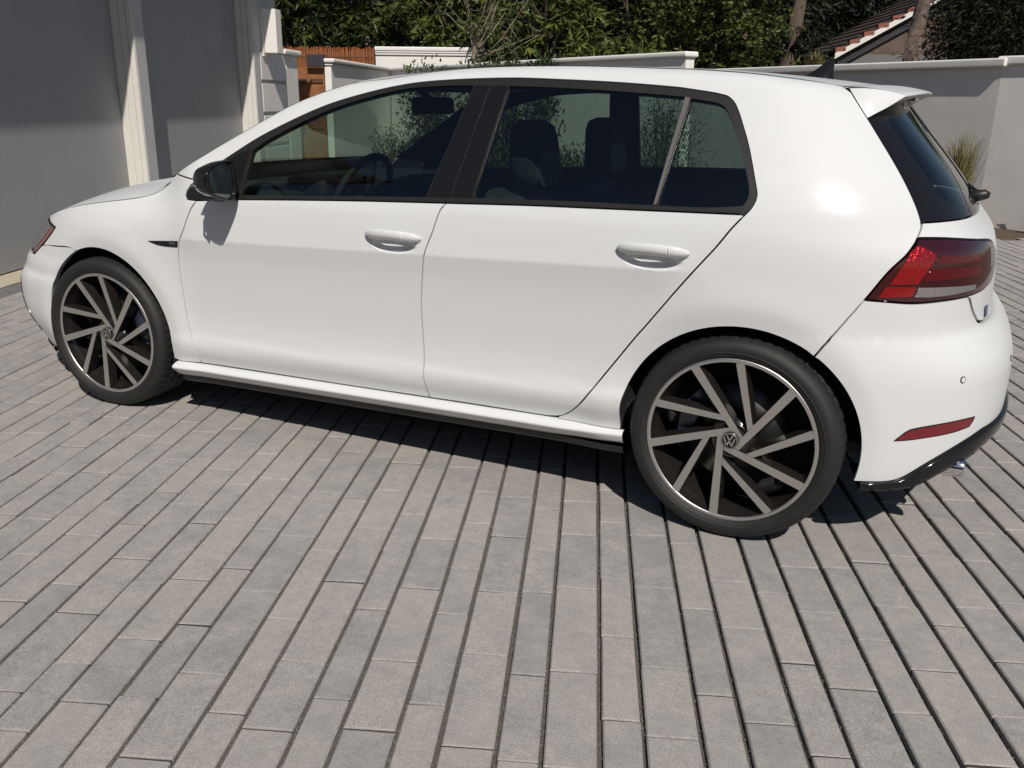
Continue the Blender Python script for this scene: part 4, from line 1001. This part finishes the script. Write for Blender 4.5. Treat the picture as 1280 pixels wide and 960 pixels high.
def limb_mesh(name, pos, h, r, rng, mat, parent, crown_c, crown_r, nl=7, lean=(0, 0)):
    mb = MB(); top = np.array([lean[0], lean[1], h])
    k = [np.array([0, 0, -.1]), np.array([rng.normal(0, .06), rng.normal(0, .06), h*.35])+top*[.3, .3, 0], np.array([rng.normal(0, .1), rng.normal(0, .1), h*.7])+top*[.65, .65, 0], top]
    mb.tube(k, [r, r*.82, r*.6, r*.3], 9)
    for _ in range(nl):
        t = rng.uniform(.3, .95); s0 = k[1]*(1-t)+k[3]*t if t > .35 else k[1]
        d = rng.normal(size=3); d[2] = abs(d[2])*.5; d /= np.linalg.norm(d)
        e = np.array(crown_c)+d*np.array(crown_r)*.75; m_ = (s0+e)/2+np.array([0, 0, .15])
        mb.tube([s0, m_, e], [r*.4, r*.24, r*.07], 6)
    return mb.build(name, mat, parent, True)
def tree(name, label, cat, c, r, crown_z, rad, ncl, per, mat, leafL, leafW, seed, bark='bark', trunk_r=.12, droop=.5, group=None, spread=.34, bright=.0, shell=.55, zmin=None):
    rng = np.random.default_rng(seed); root = empty(name, PF(c, r, 0)); tag(root, label, cat, group)
    rad = np.array(rad)
    limb_mesh('trunk', None, crown_z, trunk_r, rng, M[bark], root, (0, 0, crown_z), rad)
    d = rng.normal(size=(ncl, 3)); d /= np.linalg.norm(d, axis=1, keepdims=True)
    rr = (shell+(1-shell)*rng.uniform(0, 1, (ncl, 1)))*rng.uniform(.82, 1.12, (ncl, 1))
    cen = d*rr*rad+np.array([0, 0, crown_z])
    if zmin is not None: cen[:, 2] = np.maximum(cen[:, 2], zmin+rng.uniform(0, .5, ncl))
    ct = rng.uniform(0, 1, ncl)**2.0*.95+bright
    k = rng.integers(0, ncl, ncl*per)
    off = rng.normal(size=(ncl*per, 3))*spread*rng.uniform(.4, 1.0, (ncl, 1))[k]
    base = cen[k]+off; dr = off*1.2+rng.normal(size=off.shape)*.25*spread+np.array([0, 0, -droop*spread])
    tone = ct[k]+rng.normal(0, .16, len(k))
    leaves('crown', base, dr, leafL, leafW, M[mat], root, rng, tone)
    return root
def branchy(name, label, cat, c, r, crown_z, rad, nb, nros, nleaf, mat, leafL, leafW, seed, bark='bark', trunk_r=.12, group=None, ros=.26, droop=.9, bright=0., zmin=None, face=.25):
    """crown of leafy sprays: each spray a knot of leaf rosettes of one tone, with dark gaps between sprays"""
    rng = np.random.default_rng(seed); root = empty(name, PF(c, r, 0)); tag(root, label, cat, group); rad = np.array(rad)
    limb_mesh('trunk', None, crown_z, trunk_r, rng, M[bark], root, (0, 0, crown_z), rad, nl=9)
    d = rng.normal(size=(nb, 3)); d /= np.linalg.norm(d, axis=1, keepdims=True)
    cen = d*rad*rng.uniform(.35, 1.05, (nb, 1))+np.array([0, 0, crown_z])
    if zmin is not None: cen[:, 2] = np.where(cen[:, 2] < zmin, zmin+rng.uniform(0, 1.6, nb), cen[:, 2])
    bt_ = np.clip(rng.beta(.9, 1.6, nb)+bright, 0, 1)
    kb = rng.integers(0, nb, nb*nros); rc_ = cen[kb]+rng.normal(size=(nb*nros, 3))*ros*rng.uniform(.6, 1.3, (nb, 1))[kb]*np.array([1.25, 1.0, .75])
    kr = np.repeat(np.arange(nb*nros), nleaf); n = len(kr)
    ax = rng.normal(size=(n, 3)); ax[:, 2] *= .5; ax /= np.linalg.norm(ax, axis=1, keepdims=True)
    base = rc_[kr]+ax*leafL*.12; dr = ax+np.array([0, 0, -droop])*rng.uniform(.1, 1.0, (n, 1))
    tone = bt_[kb][kr]+rng.normal(0, .12, nb*nros)[kr]+rng.normal(0, .10, n)
    leaves('crown', base, dr, leafL, leafW, M[mat], root, rng, tone); return root
G_ = 'trees beyond the garden walls'
branchy('broadleaf_tree', 'broad-leaved dark tree directly above the brown gate', 'tree', -4.9, 17.4, 3.3, (1.7, 1.3, 1.9), 30, 11, 13, 'leaf', .26, .058, 1, group=G_, zmin=1.9)
branchy('broadleaf_tree', 'broad-leaved tree with lit hanging leaves above the reed screen', 'tree', -3.0, 17.6, 3.4, (1.6, 1.2, 1.9), 30, 11, 13, 'leaf', .26, .058, 2, bark='bark_pale', group=G_, bright=.10, zmin=2.0)
branchy('broadleaf_tree', 'broad-leaved tree drooping over the tall white wall', 'tree', -.9, 16.6, 3.1, (1.5, 1.1, 1.6), 30, 11, 13, 'leaf', .26, .058, 3, group=G_, bright=.10, zmin=1.9)
branchy('broadleaf_tree', 'broad-leaved tree right of the bare young tree', 'tree', 1.0, 15.4, 2.9, (1.05, .9, 1.5), 20, 11, 13, 'leaf', .24, .055, 4, group=G_, bright=.12, zmin=1.6)
branchy('leafy_shrub', 'bright green leafy shrub rising behind the slanting wall', 'shrub', 2.35, 14.2, 2.0, (.75, .6, .62), 15, 13, 13, 'leaf', .20, .046, 5, bright=.30, trunk_r=.05, ros=.20)
branchy('fine_leaved_tree', 'dense fine-leaved tree behind the open end of the slanting wall', 'tree', 4.35, 14.3, 2.9, (1.3, 1.0, 1.9), 80, 26, 9, 'leaf_fine', .105, .045, 6, bark='bark_pale', group=G_, bright=.12, ros=.22, droop=.5, zmin=1.2)
branchy('fine_leaved_tree', 'small-leaved dark tree left of the dense fine-leaved one', 'tree', 2.9, 17.4, 3.3, (1.3, 1.0, 1.9), 60, 22, 9, 'leaf_fine', .12, .05, 7, group=G_, bright=-.12, ros=.24, droop=.5, zmin=1.4)
DK = 'dark conifers in the far row'
for i, (c, r, z, lab) in enumerate(((-8.5, 24, 3.6, 'dark conifer at the far left edge behind the gate trees'), (-5.2, 24.5, 3.4, 'dark conifer filling the gap above the reed screen'), (-1.8, 24, 3.6, 'dark conifer behind the tall white wall'),
                                   (1.6, 23.5, 3.4, 'dark conifer behind the bare young tree'), (4.6, 22.5, 3.4, 'dark conifer behind the slanting wall'), (5.9, 23.5, 3.6, 'dark conifer left of the tiled house roof'),
                                   (9.6, 29.0, 4.4, 'tall dark conifer rising directly behind the tiled roof'), (13.2, 29.5, 4.2, 'dark conifer right of the tiled house'), (16.5, 27.0, 3.8, 'dark conifer at the far right edge'))):
    tree('conifer', lab, 'tree', c, r, z, (2.4, 1.6, 3.3), 520, 26, 'leaf_dark', .26, .07, 30+i, group=DK, spread=.42, droop=.6, shell=.25)
tree('wispy_tree', 'wispy grey-green tree behind the right wall', 'tree', 10.7, 15.2, 3.0, (1.9, 1.2, 1.8), 330, 40, 'leaf_dark', .16, .03, 50, bark='bark_pale', spread=.4, bright=.15, trunk_r=.06, shell=.2)
tree('wispy_tree', 'dark twiggy tree right of the peeling trunk', 'tree', 10.7, 18.6, 3.2, (1.5, 1.2, 2.0), 420, 44, 'leaf_dark', .18, .035, 51, bark='bark', spread=.4, trunk_r=.08, shell=.2)
# bare young tree in front of the tall wall
rng = np.random.default_rng(77); bt = empty('young_tree', PF(.05, 11.6, 0)); tag(bt, 'young tree with a thin pale trunk and bare twigs behind the car roof', 'tree')
mb = MB(); mb.tube([(0, 0, -.05), (.01, 0, 1.0), (.0, 0, 2.0), (.03, 0, 2.35)], [.055, .05, .042, .036], 9)
tips = []
for k in range(15):
    a = rng.uniform(0, 6.28); z0 = rng.uniform(1.75, 2.4); L = rng.uniform(.5, 1.1); up_ = rng.uniform(.35, 1.1)
    p0 = np.array([.01, 0, z0]); p1 = p0+np.array([math.cos(a)*L*.5, math.sin(a)*L*.4, up_*.4]); p2 = p1+np.array([math.cos(a)*L*.5, math.sin(a)*L*.4, up_*.55])
    mb.tube([p0, p1, p2], [.018, .011, .004], 5); tips += [p1, p2]
    for _ in range(4):
        q = p1+(p2-p1)*rng.uniform(0, 1); e = q+rng.normal(0, .16, 3)+[0, 0, .1]; mb.tube([q, e], [.005, .002], 4); tips.append(e)
mb.build('trunk', M['bark_pale'], bt, True)
tips = np.array(tips); k = rng.integers(0, len(tips), 260); b_ = tips[k]+rng.normal(0, .08, (260, 3))
leaves('crown', b_, rng.normal(size=(260, 3))+[0, 0, -.6], .10, .03, M['leaf'], bt, rng, rng.uniform(.2, .9, 260))
# two bare trunks right of the wall's end
def trunk_tree(label, c, r, pts, rad, bark, seed):
    e = empty('old_tree', PF(c, r, 0)); tag(e, label, 'tree'); rng = np.random.default_rng(seed)
    mb = MB(); mb.tube(pts, rad, 10); top = np.array(pts[-1])
    for _ in range(5):
        a = np.array(pts[-2])*(.4)+top*.6; d = rng.normal(0, .5, 3); d[2] = abs(d[2])+.3; mb.tube([a, a+d*.6, a+d*1.3+[0, 0, .2]], [rad[-1]*.5, rad[-1]*.3, .015], 6)
    o = mb.build('trunk', M[bark], e, True)
    n = 1800; b_ = top+rng.normal(size=(n, 3))*[1.0, .8, .5]+[0, 0, 2.0]
    leaves('crown', b_, rng.normal(size=(n, 3))+[0, 0, -.4], .13, .035, M['leaf_dark'], e, rng, rng.uniform(0, .9, n)); return e
trunk_tree('old tree with a knotted brown trunk left of the roof aerial', 5.75, 15.3, [(0, 0, -.1), (.06, 0, 1.2), (-.04, 0, 2.0), (.05, 0, 2.6), (.12, 0, 3.6)], [.17, .15, .17, .13, .10], 'bark', 5)
trunk_tree('old tree with red-brown peeling bark in front of the tiled house', 8.35, 16.6, [(0, 0, -.1), (.02, 0, 1.2), (.1, 0, 2.2), (.16, 0, 3.0), (.3, 0, 4.2)], [.20, .18, .17, .15, .12], 'bark_red', 6)
# spiky plant by the wall
def blades(name, label, cat, c, r, n, h, spread, w, mat, seed, z0=0., group=None, stem=None):
    rng = np.random.default_rng(seed); root = empty(name, PF(c, r, 0)); tag(root, label, cat, group)
    V, F, T = [], [], []
    for i in range(n):
        a = rng.uniform(0, 6.283); tl = rng.uniform(.1, 1.)*spread; hh = h*rng.uniform(.6, 1.1)*(1-.25*tl); b = np.array([rng.normal(0, .05), rng.normal(0, .05), z0])
        d = np.array([math.cos(a), math.sin(a), 0]); s = np.array([-d[1], d[0], 0])*w; tn = rng.uniform(.1, 1)
        pts = [b, b+d*tl*hh*.25+[0, 0, hh*.5], b+d*tl*hh*.62+[0, 0, hh*.86], b+d*tl*hh*1.0+[0, 0, hh*(1.0-.25*tl)]]
        b0 = len(V)
        for q, ww in zip(pts, (1, .9, .6, .05)): V += [q-s*ww, q+s*ww]; T += [tn, tn]
        F += [(b0+2*j, b0+2*j+1, b0+2*j+3, b0+2*j+2) for j in range(3)]
    fast_mesh('foliage', np.array(V), np.array(F), M[mat], np.array(T), root)
    if stem: mb = MB(); mb.tube([(0, 0, -.05), (.02, 0, z0*.5), (0, 0, z0)], stem, 8); mb.build('stem', M['bark'], root, True)
    return root
blades('spiky_plant', 'spiky-leaved plant on a stem beside the roof aerial', 'plant', 6.1, 14.6, 90, .55, 1.1, .014, 'straw', 4, z0=1.75, stem=.05)
blades('tall_grass', 'clump of tall pale yellow grass against the right wall', 'grass', 6.05, 6.95, 420, 1.05, .38, .004, 'straw', 8)
SP = 'strap-leaved plants in the mulch bed'
blades('strap_plant', 'strap-leaved plant in the mulch at the right edge', 'plant', 7.05, 6.75, 34, .40, 1.0, .014, 'leaf_olive', 9, group=SP)
blades('strap_plant', 'yellowish strap-leaved plant nearest the pavers at the right edge', 'plant', 6.95, 6.40, 30, .22, 1.2, .012, 'straw', 10, group=SP)
# shrubs between car and wall
def shrub(name, label, c, r, h, rad, n, mat, L, W, seed, group, up_=.4, base=.0):
    rng = np.random.default_rng(seed); root = empty(name, PF(c, r, 0)); tag(root, label, 'shrub', group)
    mb = MB()
    ncl = max(8, n//24); t = rng.uniform(0, 1, ncl); a = rng.uniform(0, 6.283, ncl); rr = np.sqrt(rng.uniform(.05, 1, ncl))*rad*(1-.55*t**2)
    cen = np.stack([np.cos(a)*rr, np.sin(a)*rr, base+(h-base)*(.08+.92*t)], 1)
    for q in cen[:max(6, ncl//5)]: mb.tube([(0, 0, -.05), (q[0]*.4, q[1]*.4, q[2]*.55), tuple(q)], [.014, .010, .004], 5)
    mb.build('stem', M['bark'], root, True)
    k = rng.integers(0, ncl, n); off = rng.normal(size=(n, 3))*[.10, .10, .11]; b_ = cen[k]+off
    b_[:, 2] = np.maximum(b_[:, 2], .02)
    leaves('foliage', b_, off*3+rng.normal(size=(n, 3))*.4+[0, 0, up_], L, W, M[mat], root, rng, rng.uniform(0, .7, ncl)[k]+rng.normal(0, .18, n)); return root
SG = 'tall leafy shrubs along the slanting wall'
shrub('tall_shrub', 'tall leafy shrub seen through the rear door window, left of the head rest', .75, 9.75, 1.75, .30, 1500, 'leaf_olive', .09, .036, 60, SG)
shrub('tall_shrub', 'tall leafy shrub seen through the rear door window, right of the head rest', 1.35, 9.15, 1.70, .34, 1800, 'leaf_olive', .09, .036, 61, SG)
shrub('tall_shrub', 'tall leafy shrub seen through the front door window behind the rear-view mirror', -.75, 11.75, 1.75, .42, 1900, 'leaf_olive', .09, .036, 62, SG)
shrub('tall_shrub', 'tall leafy shrub seen beside the dark B-pillar', .15, 10.5, 1.65, .36, 1500, 'leaf_olive', .09, .036, 63, SG)
shrub('feathery_bush', 'round feathery bush seen through the rear quarter window', 2.75, 6.35, 1.22, .42, 5200, 'leaf_shrub', .05, .010, 64, None)
LS = 'low green shrubs at the foot of the slanting wall'
lows = [(-1.55, 12.3, .62, 'low round shrub at the far end of the bed, seen above the steering wheel'), (-1.1, 12.2, .5, 'low shrub second from the far end of the bed'), (-.35, 11.2, .5, 'low shrub in the middle of the bed behind the B-pillar'),
        (.35, 10.15, .5, 'low shrub left of the head rest, seen through the rear door window'), (.95, 9.35, .5, 'low shrub behind the head rest'), (1.6, 8.5, .52, 'low shrub right of the head rest'), (2.1, 7.75, .62, 'low dark shrub left of the feathery bush'), (2.5, 7.1, .55, 'low shrub directly behind the feathery bush')]
for i, (c, r, h, lab) in enumerate(lows): shrub('low_shrub', lab, c, r, h, .42, 1500, 'leaf_shrub', .06, .028, 70+i, LS)

# tiled house behind the right wall
M['tile'] = pbr('roof_tiles', (.055, .036, .03), .85, var=.5, vscale=14, vcol=(.03, .022, .02), bump=.6, bscale=40)
M['tile_red'] = pbr('ridge_tile', (.30, .10, .065), .8, var=.3, vscale=8)
M['board'] = pbr('white_board', (.72, .70, .66), .7)
house = pf_obj(empty('house'), 8.55, 23.3, 0); tag(house, 'house with a brown tiled roof, red ridge tiles and white bargeboards behind the right wall', 'house')
W_, Hh, rise = 6.4, 2.62, 1.85
pbox('wall', pbr('house_wall', (.16, .15, .15), .85), house, .25, W_-.25, .4, 7.5, 0, Hh, 0)
mb = MB(); mb.add([(.25, .4, Hh), (W_-.25, .4, Hh), (W_/2, .4, Hh+rise-.1)], [(0, 1, 2)]); mb.build('gable', pbr('gable_board', (.13, .09, .07), .8, var=.3, vscale=4), house)
for sg in (0, 1):
    X = (lambda x: x) if sg == 0 else (lambda x: W_-x)
    rf = MB()
    for q in range(11):       # courses of tiles, each lapping the one below
        t0, t1 = q/11, (q+1)/11+.02
        a0, a1 = t0*W_/2, min(t1, 1)*W_/2; z0, z1 = Hh+rise*t0+.10, Hh+rise*min(t1, 1)+.055
        v = [(X(a0), 0, z0), (X(a1), 0, z1), (X(a1), 7.8, z1), (X(a0), 7.8, z0), (X(a0), 0, z0-.07), (X(a1), 0, z1-.07), (X(a1), 7.8, z1-.07), (X(a0), 7.8, z0-.07)]
        f = [(0, 1, 2, 3), (0, 4, 5, 1), (0, 3, 7, 4), (4, 7, 6, 5)]; m_ = MB(); m_.add(v, f); m_.build('tile_course', M['tile'], house)
    for q in range(9):
        t0 = q/9; a0, a1 = t0*W_/2, (t0+.085)*W_/2; z0 = Hh+rise*t0
        m_ = MB(); m_.add([(X(a0), -.06, z0+.14), (X(a1), -.06, z0+.14+rise*.085*.3), (X(a1), .22, z0+.14+rise*.085*.3), (X(a0), .22, z0+.14), (X(a0), -.06, z0+.03), (X(a1), -.06, z0+.06), (X(a1), .22, z0+.06), (X(a0), .22, z0+.03)], [(0, 1, 2, 3), (0, 4, 5, 1), (0, 3, 7, 4), (1, 5, 6, 2)]); m_.build('verge_tile', M['tile_red'], house)
    for dy, dz, s0, s1 in ((-.02, 0, 0, 1), (.38, -.32, .06, .95)):
        m_ = MB(); a0, a1 = s0*W_/2, s1*W_/2; z0, z1 = Hh+rise*s0+dz, Hh+rise*s1+dz
        m_.add([(X(a0), dy, z0), (X(a1), dy, z1), (X(a1), dy, z1-.15), (X(a0), dy, z0-.15), (X(a0), dy-.04, z0), (X(a1), dy-.04, z1), (X(a1), dy-.04, z1-.15), (X(a0), dy-.04, z0-.15)], [(4, 5, 6, 7), (0, 1, 5, 4), (3, 2, 6, 7)]); m_.build('bargeboard', M['board'], house)
# ------------------------------------------------------------------ leafy screen added behind the viewer, unseen; gives glass and black trim dark reflections
rng = np.random.default_rng(91); n = 26000
hx_ = rng.uniform(-14, 20, n); hz_ = rng.uniform(0, 1, n)**.8*4.2; top = rng.uniform(size=n) < .15; hz_[top] = 4.2
hy_ = -13.5+np.where(top, rng.uniform(-1.2, 0, n), rng.normal(0, .12, n))
b_ = np.stack([hx_, hy_, hz_], 1)
o = leaves('added_hedge', b_, rng.normal(size=(n, 3)), .42, .26, M['leaf_shrub'], None, rng, rng.uniform(0, .8, n)); tag(o, kind='stuff')
mb = MB(); mb.box((-14, -14.8, 0), (20, -13.7, 4.1)); c_ = mb.build('added_hedge_core', M['leaf_dark'], o)
